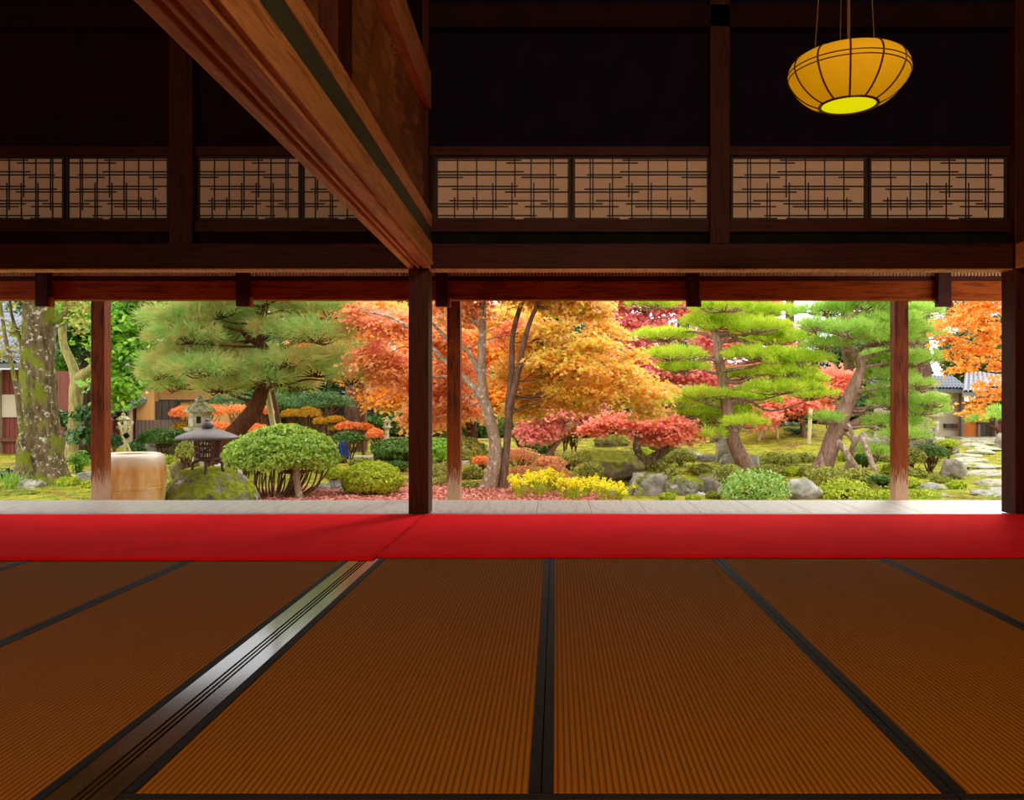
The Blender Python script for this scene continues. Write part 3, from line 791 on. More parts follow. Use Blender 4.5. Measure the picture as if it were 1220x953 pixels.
# 2 smooth yellow forked trunk behind it
p = px_path([(84,548),(87,520),(90,490),(93,455),(108,440),(118,425)], 18.5)
pb = px_path([(92,460),(86,435),(76,410),(74,380),(78,350)], 18.5)
pc = px_path([(93,458),(88,450),(80,445),(74,450),(60,440)], 18.5)
leafy_tree('camellia_tree', 'smooth yellowish forked trunk behind the lichen-covered tree', [(p, [.14,.12,.13,.15,.1,.06]), (pb, [.12,.1,.08,.09,.07])],
           [blob_px(150,385,17.6,42,22,1.2), blob_px(165,420,17.6,46,16,1.2), blob_px(150,455,17.4,34,18,1), blob_px(205,380,18,36,20,1.2), blob_px(100,370,17.8,30,16,1), blob_px(188,362,18,50,18,1.4), blob_px(140,478,17,16,9,.5)],
           M['lf_green'], M['bk_yellow'], 520, 16, .26, .12, 'oval', limb=.05, twn=10)
p = px_path([(106,560),(104,520),(106,470),(104,420),(106,360)], 19.5)
leafy_tree('evergreen_tree', 'dark straight trunk with deep green leaves between the yellowish trunk and the left post', [(p, [.24,.2,.18,.16,.14])], [blob_px(100,400,19.5,20,40,1), blob_px(76,500,20,14,10,.5), blob_px(108,495,18,14,10,.5), blob_px(55,360,20,40,18,1.2), blob_px(96,520,17.5,12,9,.4)],
           M['lf_camellia'], M['bk_dark'], 240, 14, .25, .12, 'oval', limb=.03)
# 3 soft-needled pine with bent trunk
P1Y = 14.6
p = px_path([(256,590),(260,558),(268,530),(285,510),(302,490),(311,468),(317,445),(318,420),(311,408),(312,385),(318,360)], P1Y)
tr2 = px_path([(312,410),(300,405),(291,398),(286,390)], P1Y); tr3 = px_path([(313,405),(320,395),(318,380),(305,372)], P1Y); tr4 = px_path([(316,425),(335,418),(355,405),(372,398)], P1Y)
pads = []
for a in [(215,382,38,16),(262,372,42,16),(300,360,40,15),(350,365,44,18),(392,372,40,18),(205,432,30,16),(240,418,40,18),(285,425,40,17),(250,440,52,15),(300,440,40,12),(335,395,34,14),(380,400,42,18),(405,428,34,20),(375,440,44,18),(415,450,22,16),(340,430,32,13),(225,402,40,15),(430,385,20,12),(268,400,30,14),(370,345,60,14),(250,348,60,14),(318,452,26,9),(350,458,25,9),(215,458,34,10),(265,462,30,9),(195,445,26,10),(290,385,40,16),(230,395,40,14)]:
    pads.append(blob_px(a[0]+RNG.uniform(-3,3), a[1], P1Y+RNG.uniform(-.8,.8), a[2], a[3]))
pine_tree('pine with soft long grey-green needles and a curved brown trunk, in the left opening', [(p, [.19,.17,.155,.145,.14,.125,.11,.09,.07,.06,.04])], pads, M['nd_soft'], M['bk_pine'], 95, .24, .009, 20, limb=.04, spread=.65, up=.25,
          pathbr=[(tr2, [.07,.06,.04,.02]), (tr3, [.06,.05,.03,.02]), (tr4, [.06,.045,.03,.02])])
# 4 bright cloud-pruned pine right of centre
P2Y = 16.2
p = px_path([(892,566),(884,548),(876,530),(870,510),(866,490),(863,468),(860,445),(856,428),(855,410),(852,398),(847,384),(845,372)], P2Y, [0,0,0,0,0,0,0,-.1,-.1,0,.1,.1])
pads = []
for a in [(780,363,30,8),(862,367,34,9),(905,374,42,10),(850,385,38,10),(895,392,50,11),(792,402,36,9),(925,405,40,12),(950,430,36,12),(800,425,34,9),(905,425,40,10),(935,445,34,10),(960,455,26,9),(885,448,26,7),(800,480,40,10),(838,472,30,8),(880,478,42,11),(930,465,44,10),(965,472,26,9),(862,495,36,11),(820,494,26,8),(885,505,24,7),(810,440,28,6),(880,340,60,12),(845,500,24,14),(850,520,14,10)]:
    pads.append(blob_px(a[0], a[1], P2Y+RNG.uniform(-.9,.9), a[2], a[3]))
q1 = px_path([(858,424),(840,428),(820,436),(795,440)], P2Y); q2 = px_path([(858,470),(840,466),(825,474),(805,482)], P2Y); q3 = px_path([(850,400),(868,398),(885,408),(900,412)], P2Y); q4 = px_path([(855,418),(875,420),(893,408),(915,418)], P2Y)
pine_tree('bright yellow-green layered pine with a leaning scaly trunk, right of the centre', [(p, [.19,.165,.14,.125,.115,.105,.095,.09,.08,.07,.05,.03])], pads, M['nd_bright'], M['bk_pine_grey'], 120, .15, .011, 20, spread=.5,
          pathbr=[(q1, [.05,.04,.03,.02]), (q2, [.05,.04,.03,.02]), (q3, [.06,.05,.03,.02]), (q4, [.06,.05,.03,.02])])
# 5 second pine by the right post
P3Y = 15.4
p = px_path([(975,566),(984,548),(993,522),(1002,498),(1012,475),(1020,455),(1026,435),(1010,410),(1008,380)], P3Y)
pl = px_path([(1002,512),(1015,506),(1030,500),(1048,497)], P3Y); plu = px_path([(1012,440),(1009,420),(1006,400),(1004,385)], P3Y+.3)
pads = []
for a in [(985,372,34,9),(1030,366,40,10),(1060,385,40,12),(1010,395,42,11),(1050,405,42,12),(985,412,26,8),(1080,395,36,12),(1095,372,26,10),(1090,430,30,12),(1045,430,34,10),(1056,468,26,9),(1065,482,30,10),(1060,505,34,9),(985,500,18,6),(1095,490,28,11),(1110,480,18,9),(1040,540,22,7),(1055,450,30,9),(1040,345,60,12),(970,390,22,8),(1075,520,26,8),(1095,460,16,8),(1115,400,14,8)]:
    pads.append(blob_px(a[0], a[1], P3Y+RNG.uniform(-.7,.7), a[2], a[3]))
pine_tree('fresh green pine with a strongly leaning pinkish trunk, beside the right veranda post', [(p, [.19,.175,.165,.15,.13,.1,.075,.05,.03])], pads, M['nd_green'], M['bk_pine_grey'], 115, .16, .010, 20, spread=.6, pathbr=[(pl, [.09,.08,.06,.04]), (plu, [.1,.09,.08,.06])])
# small low pine at the far right, in front of the gate house
p = px_path([(1190,520),(1180,508),(1170,502)], 22)
pine_tree('small low pine before the gate house, at the right pillar', [(base(1196,22)*[1,1,1], .05) if False else (np.array([base(1194,22), W(1188,512,22), W(1172,505,22)]), [.06,.05,.02])], [blob_px(1178,497,22,20,5), blob_px(1192,490,22,14,5), blob_px(1165,502,22,12,4)], M['nd_green'], M['bk_pine'], 90, .16, .014, 14, limb=.02)

# 6 the two maples in the middle
MY = 12.6
p = px_path([(578,590),(586,568),(590,545),(589,520),(583,498),(577,475),(574,450),(574,420),(575,390),(575,360),(574,320)], MY)
b1 = px_path([(573,388),(562,380),(552,375),(535,368),(515,355)], MY); b2 = px_path([(571,443),(562,425),(553,414),(535,405),(515,385)], MY)
b3 = px_path([(576,478),(565,462),(550,447),(530,430),(505,405),(470,380),(430,370)], MY, [0,0,.1,.2,.3,.4,.5])
bl = [blob_px(*a) for a in [(545,372,12.8,40,16),(560,345,12.6,60,14),(530,410,13.6,30,18),(540,450,13.8,32,20),(520,475,14,32,18),(470,390,13.6,36,18),(450,430,14,34,18),(480,450,14.2,40,22),(430,375,13.8,22,12),(500,500,14.2,26,12),(550,490,14.2,24,14),(620,400,13.8,26,18)]]
leafy_tree('maple_tree', 'maple with a pale mossy trunk and coral orange leaves, just right of the middle pillar', [(p, [.15,.115,.095,.09,.085,.08,.07,.065,.055,.05,.04]), (b1, [.05,.045,.04,.03,.02]), (b2, [.05,.04,.035,.03,.02]), (b3, [.06,.05,.04,.035,.03,.02,.012])],
           bl, M['lf_flame'], M['bk_maple'], 700, 22, .24, .085, cat='maple tree', group='maples', limb=.02)
p = px_path([(600,586),(601,560),(604,530),(606,500),(611,470),(618,440),(624,410),(631,385),(640,362),(646,340)], MY)
c2 = px_path([(606,505),(606,480),(609,455),(610,425),(611,400),(617,375),(626,350)], MY, [0,.05,.1,.1,.1,.1,.1])
c3 = px_path([(621,435),(632,430),(645,427),(655,420)], MY); c4 = px_path([(641,366),(655,367),(672,362),(690,350)], MY); c5 = px_path([(676,455),(664,440),(664,430),(675,415)], MY)
bl = [blob_px(*a) for a in [(640,410,13.4,34,18),(665,425,13.3,36,14),(700,440,13.3,38,16),(735,455,13.3,32,13),(690,475,13.4,40,16),(650,450,13.6,34,20),(640,480,14,30,14),(665,360,12.8,50,12),(700,372,13,30,12),(755,475,13.2,22,12),(615,450,14,22,26),(770,490,13.5,16,9),(620,490,14,18,10),(600,385,14.2,26,16),(720,395,13.4,20,7),(752,425,13.2,14,6),(785,462,13.4,14,5),(662,392,12.3,22,7),(706,412,12.2,26,8),(742,446,12.3,24,7),(770,470,12.6,20,6),(650,428,12.2,24,8),(690,440,12.1,26,9),(716,468,12.3,24,7),(672,466,12.4,22,7),(650,345,12.6,60,14)]]
leafy_tree('maple_tree', 'slender dark-stemmed maple with yellow and orange leaves spreading over the centre', [(p, [.085,.065,.055,.055,.05,.045,.04,.035,.03,.02]), (c2, [.06,.055,.05,.045,.04,.035,.03]), (c3, [.035,.03,.02,.012]), (c4, [.03,.03,.02,.012])],
           bl, M['lf_mixed'], M['bk_maple_dark'], 900, 22, .24, .085, cat='maple tree', group='maples', limb=.016)
# small coral maple leaning over the pond with a twisted trunk
TY = 16.0
p = px_path([(757,575),(762,562),(772,552),(780,545),(792,537),(800,530),(808,524)], TY); t2 = px_path([(766,560),(763,545),(758,530),(760,515)], TY, [0,-.1,-.2,-.2])
bl = [blob_px(*a) for a in [(735,503,16,26,9),(765,508,16,26,8),(795,508,15.8,30,9),(815,518,15.8,18,8),(708,512,16,12,7),(775,520,16,18,7),(800,523,15.8,18,6)]]
leafy_tree('maple_tree', 'low coral red maple with a twisted dark trunk above the pond rocks', [(p, [.14,.12,.11,.1,.08,.05,.03]), (t2, [.1,.08,.07,.04])], bl, M['lf_scarlet'], M['bk_moss'], 420, 18, .2, .085, cat='maple tree', group='maples', limb=.03)
p = np.array([base(650,17.5), W(655,540,17.5), W(665,525,17.5), W(672,505,17.5), W(655,485,17.5)])
bl = [blob_px(*a) for a in [(645,510,17.5,26,10),(655,492,17.5,36,10),(690,482,17.8,32,9),(640,520,17.3,18,9),(700,500,18.5,16,7)]]
leafy_tree('maple_tree', 'small pink maple low behind the pink-brown azaleas', [(p, [.08,.07,.05,.04,.02])], bl, M['lf_pink'], M['bk_maple'], 320, 18, .24, .095, cat='maple tree', group='maples', limb=.03)
# red maples behind the pines
def back_tree(px, pyb, Y, blobs, mat, label, n, size, r=.16, name='maple_tree', cat='maple tree', group='maples', bk='bk_maple_dark', shape='maple', per=18, cr=.4, top=340, **kw):
    b = base(px, Y); p = np.array([b, W(px+2, (HY+pyb)/2+15, Y), W(px-4, 430, Y), W(px+2, 390, Y), W(px, top, Y)])
    return leafy_tree(name, label, [(p, [r, r*.8, r*.65, r*.5, r*.3])], [blob_px(*a) for a in blobs], M[mat], M[bk], n, per, cr, size, shape, cat=cat, group=group, limb=r*.3, **kw)
back_tree(765, 530, 24, [(740,385,24,34,16),(775,395,24,30,14),(800,365,24,40,14),(750,420,24,40,14),(790,440,23.5,40,12),(760,455,23.5,36,10),(730,365,24,22,12),(745,340,24,60,20),(830,450,23.5,30,12)], 'lf_red', 'tall dusky red maple between the yellow maple and the bright pine', 620, .15)
back_tree(905, 530, 25, [(860,410,25,36,16),(905,440,25,36,14),(850,450,25,46,14),(925,400,24.5,30,14),(890,365,25,40,12),(945,455,24,28,10),(920,470,23,26,8),(880,395,25,40,14),(870,345,25,60,14),(820,475,24,36,10)], 'lf_pink', 'tall rose red maple seen through the bright pine', 680, .15)
back_tree(955, 525, 21.5, [(948,478,21.5,24,8),(965,486,21.5,20,7),(985,462,21.5,18,8),(1000,450,21.5,14,7),(905,498,21,20,7),(925,480,21.5,22,8),(975,455,22,20,8)], 'lf_scarlet', 'low scarlet maple propped on poles behind the bright pine', 330, .13, .09, top=455)
back_tree(430, 520, 21, [(410,400,20,40,18),(450,395,20,36,18),(440,440,19.5,46,18),(480,470,19.5,30,16),(380,410,20,34,14),(350,440,21,30,12),(460,475,19,26,10),(420,365,20,60,14),(500,430,19.5,26,30)], 'lf_gold', 'golden orange maple behind the soft-needled pine', 760, .12)
back_tree(560, 530, 19, [(530,440,18.5,40,26),(560,480,18.5,36,14),(600,470,18.5,30,20),(590,420,18.5,30,22),(545,390,19,36,20),(520,500,18.5,22,10),(610,380,19,30,16)], 'lf_orange', 'deep orange maple behind the pale trunk, right of the middle pillar', 760, .115)
back_tree(1160, 520, 13.8, [(1150,385,13.8,36,14),(1185,400,13.8,26,14),(1135,405,13.8,22,12),(1165,425,13.8,30,12),(1175,365,13.8,36,12),(1190,440,13.8,18,10),(1145,440,13.8,22,8),(1180,460,13.5,18,6),(1150,490,13.5,15,7),(1190,468,13.5,16,7),(1160,345,13.8,50,14),(1135,492,13.5,8,4)], 'lf_gold', 'golden orange maple at the right, over the gate house', 430, .085, .05, cr=.22, per=20, flat=.08) if False else None
gt = np.array([base(1275,13.8), W(1272,480,13.8), W(1262,430,13.8), W(1245,400,13.8), W(1225,370,13.8)])
gb = [blob_px(*a) for a in [(1150,385,13.8,36,14),(1185,400,13.8,26,14),(1132,408,13.8,18,10),(1165,425,13.8,30,12),(1175,368,13.8,36,10),(1195,440,13.8,18,10),(1145,437,13.8,20,8),(1185,462,13.5,18,6),(1152,491,13.5,14,6),(1190,470,13.5,16,7),(1160,345,13.8,50,12),(1170,478,13.6,14,5)]]
leafy_tree('maple_tree', 'golden orange maple reaching in at the right, over the gate house', [(gt, [.16,.13,.1,.08,.05])], gb, M['lf_gold'], M['bk_dark'], 170, 20, .22, .075, cat='maple tree', group='maples', limb=.03, flat=.08)

# big cedars and evergreens
def cedar(px, Y, r, label, blobs, n=420, size=.2, mat='lf_conifer', cr=.55, top=200):
    b = base(px, Y); p = np.array([b, W(px+1, 480, Y), W(px, 430, Y), W(px-1, 380, Y), W(px, 300, Y), W(px, top, Y)])
    g = [r*1.25, r, r*.9, r*.8, r*.6, r*.35]
    leafy_tree('cedar_tree', label, [(p, g)], [blob_px(*a) for a in blobs], M[mat], M['bk_cedar'], n, 16, cr, size, 'long', cat='cedar tree', group='cedars behind the garden', rough=.1, limb=.08, droop=.25, jit=.6)
cedar(423, 25, .32, 'thick reddish cedar trunk behind the orange azaleas, left of the middle pillar', [(420,350,25,50,30),(380,380,26,40,20),(450,365,26,40,20)], 260)
cedar(1095, 24, .33, 'thick cedar trunk just right of the right veranda post', [(1090,360,24.5,30,20),(1110,340,24.5,40,20),(1050,350,25,40,20)], 260)
cedar(942, 34, .22, 'bare tall trunk against the white sky, above the bright pine', [(900,362,34,26,8),(942,300,34,60,30)], 160, .22)
cedar(630, 30, .3, 'dark cedar behind the forked maple', [(680,400,30,50,26),(640,385,30,40,30),(700,430,30,50,24),(655,360,30,40,20),(610,440,30,40,30),(720,410,30,34,18)], 560)
cedar(815, 33, .3, 'dark cedar behind the red maple', [(815,420,33,50,30),(800,470,33,50,24),(840,380,33,30,18),(780,480,33,50,20)], 460)
cedar(745, 36, .25, 'slim cedar with sky on both sides, near the centre', [(740,440,36,34,16),(725,350,36,24,12),(745,470,36,40,16)], 260)
cedar(500, 33, .3, 'dark cedar hidden behind the middle pillar', [(500,400,33,60,40),(470,360,33,40,20),(540,450,33,50,30),(560,380,33,40,26)], 560)
cedar(330, 34, .3, 'dark cedar far behind the soft-needled pine', [(340,440,34,60,20),(290,400,34,50,20),(260,360,34,60,20)], 420)
cedar(1010, 32, .3, 'dark cedar behind the leaning pine', [(1000,430,32,50,30),(1040,390,32,50,24),(1010,470,32,60,20),(960,440,32,30,24)], 560)
cedar(1170, 36, .26, 'tall evergreen behind the gate house, seen through the golden maple', [(1150,375,36,30,14),(1195,385,36,30,14),(1170,350,36,50,14)], 260)
cedar(180, 34, .3, 'dark cedar behind the storehouse', [(180,430,34,60,24),(130,420,34,40,30),(220,440,34,50,20)], 420)
# evergreen hedge masses along the back
def hedge(px, py, Y, rx, ry, label, mat='lf_shade', n=9000, size=.13):
    shrub(label, px, py, Y, rx, ry, mat, size, n, 6, dep=1.2, zmin=-.9, lump=.22, name='evergreen_shrub', cat='shrub', jit=.8, stem_r=.03, group='evergreens along the back')
hedge(500, 505, 29, 60, 26, 'dark evergreen mass behind the middle pillar, beside the stone lantern')
hedge(600, 508, 28, 50, 24, 'dark evergreen mass behind the two central maple trunks')
hedge(745, 492, 29, 55, 26, 'dark evergreen mass behind the low coral maple', 'lf_camellia')
hedge(850, 500, 29, 50, 18, 'dark evergreen mass behind the bright pine trunk', 'lf_camellia')
hedge(985, 488, 29, 60, 18, 'dark evergreen mass behind the leaning pine', 'lf_camellia')
hedge(690, 508, 25.5, 26, 16, 'round evergreen behind the pink maple')
hedge(330, 478, 29.5, 60, 20, 'evergreen mass behind the curved pine trunk')
hedge(545, 540, 18.5, 34, 20, 'grey-green loose bush between the second post and the pale maple trunk', 'lf_olive', 6000, .07)
hedge(480, 535, 18, 34, 13, 'low green bush under the bamboo rail, left of the middle pillar', 'lf_shade', 5000, .07)
hedge(525, 535, 17.4, 12, 12, 'green bush between the middle pillar and the second post', 'lf_green', 3000, .09)
hedge(522, 572, 14, 22, 18, 'dark low bush behind the second post', 'lf_olive', 5000, .055)

hedge(100, 500, 27, 34, 36, 'evergreen mass between the wooden house and the storehouse', 'lf_camellia')
hedge(85, 400, 28, 50, 50, 'tall evergreen mass above the gap left of the left post', 'lf_green')
hedge(1165, 425, 33, 44, 34, 'tall evergreen mass behind the gate house roof', 'lf_conifer')
hedge(1060, 440, 29.5, 44, 40, 'tall evergreen mass behind the right veranda post', 'lf_conifer')
hedge(290, 430, 29.8, 60, 34, 'tall evergreen mass behind the soft-needled pine', 'lf_conifer')
hedge(390, 430, 29.6, 50, 40, 'tall evergreen mass left of the cedar trunk', 'lf_conifer')
shrub('green pine-like bush behind the curved trunk, right of the storehouse', 300, 478, 24.5, 50, 10, 'lf_conifer', .14, 900, 5, lump=.6, shape='long', jit=1.1, core=False, group='evergreens along the back', name='evergreen_shrub')
shrub('pale green conifer bush below the golden maple, left of the cedar trunk', 385, 480, 24, 34, 12, 'lf_conifer', .14, 700, 5, lump=.6, shape='long', jit=1.1, core=False, group='evergreens along the back', name='evergreen_shrub')
# ------------------------------------------------------------------ clipped shrubs
shrub('big umbrella-shaped clipped bush on bare fanned stems beside the iron lantern', 337, 545, 11.6, 66, 38, 'lf_bright', .052, 9000, 0, dep=.62, zmin=-.3, lump=.12, core=True)
bt_ = COL.objects[-1].parent
def fan():
    g = Geo(); c = W(337, 545, 11.6); gz = -.5
    g2 = Geo(); st = W(352, 556, 11.3); g2.tube([np.array([W(358,592,11.3)[0], 11.3, gz]), W(354,575,11.3), st, W(340,535,11.5)], [.055,.045,.045,.03], 10, 4, .15); g2.build('trunk', M['bk_maple'], bt_, smooth=True)
    for i in range(64):
        a = RNG.uniform(-1, 1); b = RNG.uniform(-1, 1)*math.sqrt(1-a*a*.9)
        s = W(315+a*26+12, 588, 11.5)+[0, b*.2, 0]; s[2] = gz
        if i % 3 == 0: s = W(353, 565-RNG.uniform(0,10), 11.35)
        e = np.array([c[0]+a*.68, c[1]+b*.5, c[2]+RNG.uniform(-.02, .16)])
        m1 = s+(e-s)*.35+[a*.16, 0, -.05]; m2 = s+(e-s)*.7+[a*.1+RNG.normal(0,.03), RNG.normal(0,.03), -.01]
        g.tube([s, m1, m2, e], [.014,.012,.010,.006], 5, 4, .15)
    g.build('stems', M['bk_twig'], bt_, smooth=True)
fan()
shrub('yellow-green flat-topped bush with twiggy sides at the left foot of the middle pillar', 443, 572, 11.9, 36, 22, 'lf_lime', .042, 9000, 14, zmin=-.55, dep=.4)
shrub('small lime tuft between the umbrella bush and the flat-topped bush', 399, 566, 12.6, 13, 9, 'lf_lime', .045, 1600, 6)
shrub('small round dark green bush behind the jar', 194, 523, 20.5, 27, 12, 'lf_shade', .075, 6000, 6, zmin=-.25, lump=.15)
shrub('low green bush behind the crossed bamboo', 165, 533, 22, 12, 8, 'lf_camellia', .08, 1500, 4)
shrub('green bush at the left edge of the crossed bamboo', 136, 527, 22, 9, 9, 'lf_camellia', .08, 1500, 4)
shrub('loose pale sprig bush beside the stone lantern base', 222, 540, 13.2, 12, 14, 'lf_olive', .05, 700, 8, core=False, jit=1)
Z = 'azaleas'
for px, py, Y, rx, ry, m, lb in [
    (216,494,21,14,9,'lf_azalea','orange clipped azalea just left of the stone lantern'), (250,492,22.5,17,9,'lf_azalea','orange azalea behind the stone lantern'),
    (286,490,22.5,19,8,'lf_azalea','orange azalea left of the curved pine trunk'), (258,510,20.5,17,8,'lf_azalea','lower orange azalea between stone lantern and curved trunk'),
    (300,512,20.5,22,8,'lf_azalea','orange azalea right behind the curved trunk'), (316,491,21,11,7,'lf_azalea','small orange azalea pad beside the pine props'),
    (348,494,21,13,7,'lf_azalea_gold','gold azalea pad right of the pine props'), (367,494,20.8,15,9,'lf_azalea_gold','gold azalea, higher middle pad over the umbrella bush'),
    (381,503,20.5,8,6,'lf_azalea_gold','small gold azalea right of the higher gold pad'), (399,501,20,11,6,'lf_azalea_gold','round orange-gold azalea pad left of the cedar trunk'),
    (416,509,19.5,16,7,'lf_azalea','flat orange azalea pad below the cedar trunk'), (433,510,19.8,12,6,'lf_azalea','small orange azalea pad right below the cedar trunk'),
    (447,519,17.8,11,9,'lf_azalea','orange azalea ball on one thin stem'), (398,511,20,7,4,'lf_azalea_gold','tiny green azalea pad beneath the round orange-gold one'),
    (416,523,17.8,20,9,'lf_shade','green azalea with orange tints behind the blue cloth'), (345,511,19.5,16,6,'lf_azalea_gold','gold azalea peeping over the umbrella bush'),
    (215,510,21,9,7,'lf_azalea_gold','yellow-green azalea at the left foot of the stone lantern'),
    (621,545,14.6,22,12,'lf_azalea_pink','pink-brown azalea just right of the forked maple trunk'), (625,565,13.4,20,10,'lf_azalea_pink','pink-brown azalea low beside the forked maple, nearer one'),
    (655,552,15.2,20,9,'lf_azalea_pink','pink-brown azalea at the middle of the azalea cluster'), (660,562,14,16,9,'lf_azalea_pink','pink-brown azalea behind the yellow flowers'),
    (673,573,13,15,8,'lf_azalea_pink','pink-brown azalea at the right end of the cluster'), (573,550,15.5,11,7,'lf_azalea','orange azalea between second post and pale maple trunk'),
    (563,566,14.5,14,12,'lf_olive','olive bush at the foot of the pale maple trunk'), (622,519,19,14,7,'lf_azalea_pink','pink azalea pad under the pink maple, left one'),
    (673,509,19,10,6,'lf_azalea_gold','gold azalea pad under the pink maple, upper right one'), (683,518,18.5,14,8,'lf_azalea_gold','gold azalea pad under the pink maple, right one'),
    (657,524,18.5,14,7,'lf_azalea_gold','gold azalea pad under the pink maple, middle one'), (680,548,16,20,12,'lf_olive','olive-green azalea left of the big pond rock'),
    (704,562,15,16,12,'lf_olive','olive bush at the left foot of the big pond rock')]:
    shrub(lb, px, py, Y, rx, ry, m, .06 if Y > 16 else .045, None, 5, group=Z, zmin=-.4 if Y < 16 else -.25, lump=.16)
# right-hand clipped balls
for px, py, Y, rx, ry, m, lb, sz in [
    (899,583,11.3,42,25,'lf_mint','big round light-green clipped dome at the veranda edge', .045), (1007,588,11.6,34,18,'lf_lime','round yellow-green clipped dome at the veranda edge, right of the mossy rock', .04),
    (985,568,13.4,28,13,'lf_olive','flat olive clipped bush at the foot of the leaning pine', .05), (1025,569,13.6,22,12,'lf_olive','olive clipped bush between the leaning pine and the props', .05),
    (868,566,14.4,18,14,'lf_olive','brown-green clipped bush left of the big light-green dome', .045), (928,548,16.8,26,9,'lf_olive','low clipped bush behind the big light-green dome', .055),
    (958,548,17.4,16,9,'lf_olive','low clipped bush left of the leaning pine foot', .055), (1052,592,11.6,16,9,'lf_lime','small lime dome left of the right veranda post', .04),
    (1098,592,11.8,22,9,'lf_lime','small lime dome right of the right veranda post', .04), (1107,541,15.4,24,12,'lf_shade','small-leaved bush on several bare stems beside the stepping stones', .05),
    (1030,548,16,14,8,'lf_shade','dark bush behind the crossed props', .06), (800,570,14.9,14,14,'lf_olive','trailing olive bush over the pond rocks', .045),
    (782,558,16,18,9,'lf_olive','spreading bush behind the pond rocks', .05), (812,545,17,18,10,'lf_olive','loose bush under the low coral maple', .05),
    (1130,530,18,10,6,'lf_lime','pale yellow bush behind the bare-stemmed bush', .06), (1085,545,15,18,12,'lf_olive','mossy green bush behind the right veranda post', .05)]:
    shrub(lb, px, py, Y, rx, ry, m, sz, None, 10 if 'bare' in lb else 5, group='clipped bushes on the right', zmin=-.6 if 'bare' not in lb else -.2, lump=.1)
# blue-green fern-like plants
def fern(label, px, py, Y, r, mat='lf_fern', n=26):
    b = base(px, Y); c = W(px, py, Y); t = thing('fern', label, 'fern', b, 'fern-like plants'); P = []; N = []; g = Geo()
    for i in range(n):
        a = RNG.uniform(0, 2*math.pi); L = r*RNG.uniform(.7, 1.1); h = (c[2]-b[2])*RNG.uniform(.7, 1.3)
        pts = [b+np.array([L*u*math.cos(a), L*u*math.sin(a), h*1.5*math.sin(min(1, u*1.15)*2.2)*.8]) for u in np.linspace(0, 1, 14)]
        g.tube(pts[::3], .006, 4, 1)
        for q in pts[2:]:
            for s in (-1, 1): P.append(q+np.array([-math.sin(a), math.cos(a), 0])*s*.05); N.append((0, 0, 1))
    g.build('stalks', M['lf_camellia'], t); leaves('fronds', np.array(P), np.array(N, float), .11, M[mat], t, shape='long', jit=.35)
fern('dark strappy fern left of the lichen-covered trunk', 18, 566, 12.6, .42, 'lf_camellia', 34)
fern('blue-green fern on the mound beneath the low scarlet maple', 940, 505, 24, .7)
fern('second blue-green fern on the mound, a little lower', 950, 513, 22, .4)
fern('low fern at the right foot of the crossed props', 1052, 572, 13, .22, 'lf_shade')
fern('small bright fern right of the lichen-covered trunk', 92, 550, 13.5, .2, 'lf_green', 14)
# yellow flowers
for i in range(22):
    px = 612+i*6.1+RNG.uniform(-3, 3); Y = 11.15+RNG.uniform(0, 1.1); b = base(px, Y)
    h = .20-.008*abs(i-8) if False else (.30-.007*i if i > 8 else .22+.008*i)+.03
    t = thing('yellow_flower_plant', 'clump of small bright yellow flowers on thin stems at the veranda edge', 'flowers', b, 'yellow flowers at the veranda edge')
    g = Geo(); P = []
    for k in range(16):
        e = b+np.array([RNG.normal(0, .075), RNG.normal(0, .075), h*RNG.uniform(.7, 1.15)])
        g.tube([b, (b+e)/2+RNG.normal(0, .01, 3), e], .003, 4, 1); P += [e+RNG.normal(0, .014, 3) for _ in range(11)]
    g.build('stems', M['lf_lime'], t); P = np.array(P); leaves('blossoms', P, np.tile([0, -.4, 1.], (len(P), 1)), .034, M['lf_flower'], t, shape='quad', jit=.5)
    Q = b+np.stack([RNG.normal(0, .07, 40), RNG.normal(0, .07, 40), RNG.uniform(.02, h*.7, 40)], 1); leaves('leaves', Q, np.tile([0, -.5, .6], (40, 1)), .05, M['lf_lime'], t, shape='long', jit=.9)
# fallen leaves and grass: uncountable
n = 9000; x = RNG.uniform(-4.4, .9, n); y = 10.4+RNG.random(n)*3.2; k = ((x+1.9)/2.7)**2+((y-11.4)/2.0)**2 < RNG.uniform(.5, 1.2, n); x, y = x[k], y[k]
P = np.stack([x, y, ground_z(x, y)+.03+RNG.uniform(0, .02, len(x))], 1)
tagit(leaves('fallen_leaves', P, np.tile([0, 0, 1.], (len(x), 1)), .06, M['lf_fallen'], org=(-1.9, 11.4, -.5), jit=.35), 'pinkish fallen maple leaves covering the ground around the maple trunks', 'fallen leaves', None, 'stuff')
n = 14000; x = RNG.uniform(-8.5, 13, n); y = 10+RNG.random(n)**1.3*14; ok = (np.abs(x+1.9) > 2.6) & (((x-2)/3)**2+((y-13.4)/2.6)**2 > 1); x, y = x[ok], y[ok]
P = np.stack([x, y, ground_z(x, y)+.01], 1); D = np.tile([0, 0, 1.], (len(x), 1))
t = thing('moss_tufts', 'short yellow-green moss and grass tufts over the ground', 'moss', (2, 15, -.5), None, 'stuff'); needles('blades', P, D, .05, .01, 5, M['lf_grass'], t, .7)
P = np.array([W(6+RNG.uniform(-9, 12), 0, 12)*[1, 1, 0]+[0, RNG.uniform(-.2, .2), -.42] for _ in range(14)])
t = thing('grass_clump', 'pale green grass blades at the bottom left corner of the garden', 'grass', (P[0][0], 12, -.45)); needles('blades', P, np.tile([0, 0, 1.], (len(P), 1)), .28, .012, 9, M['lf_grass'], t, .35)

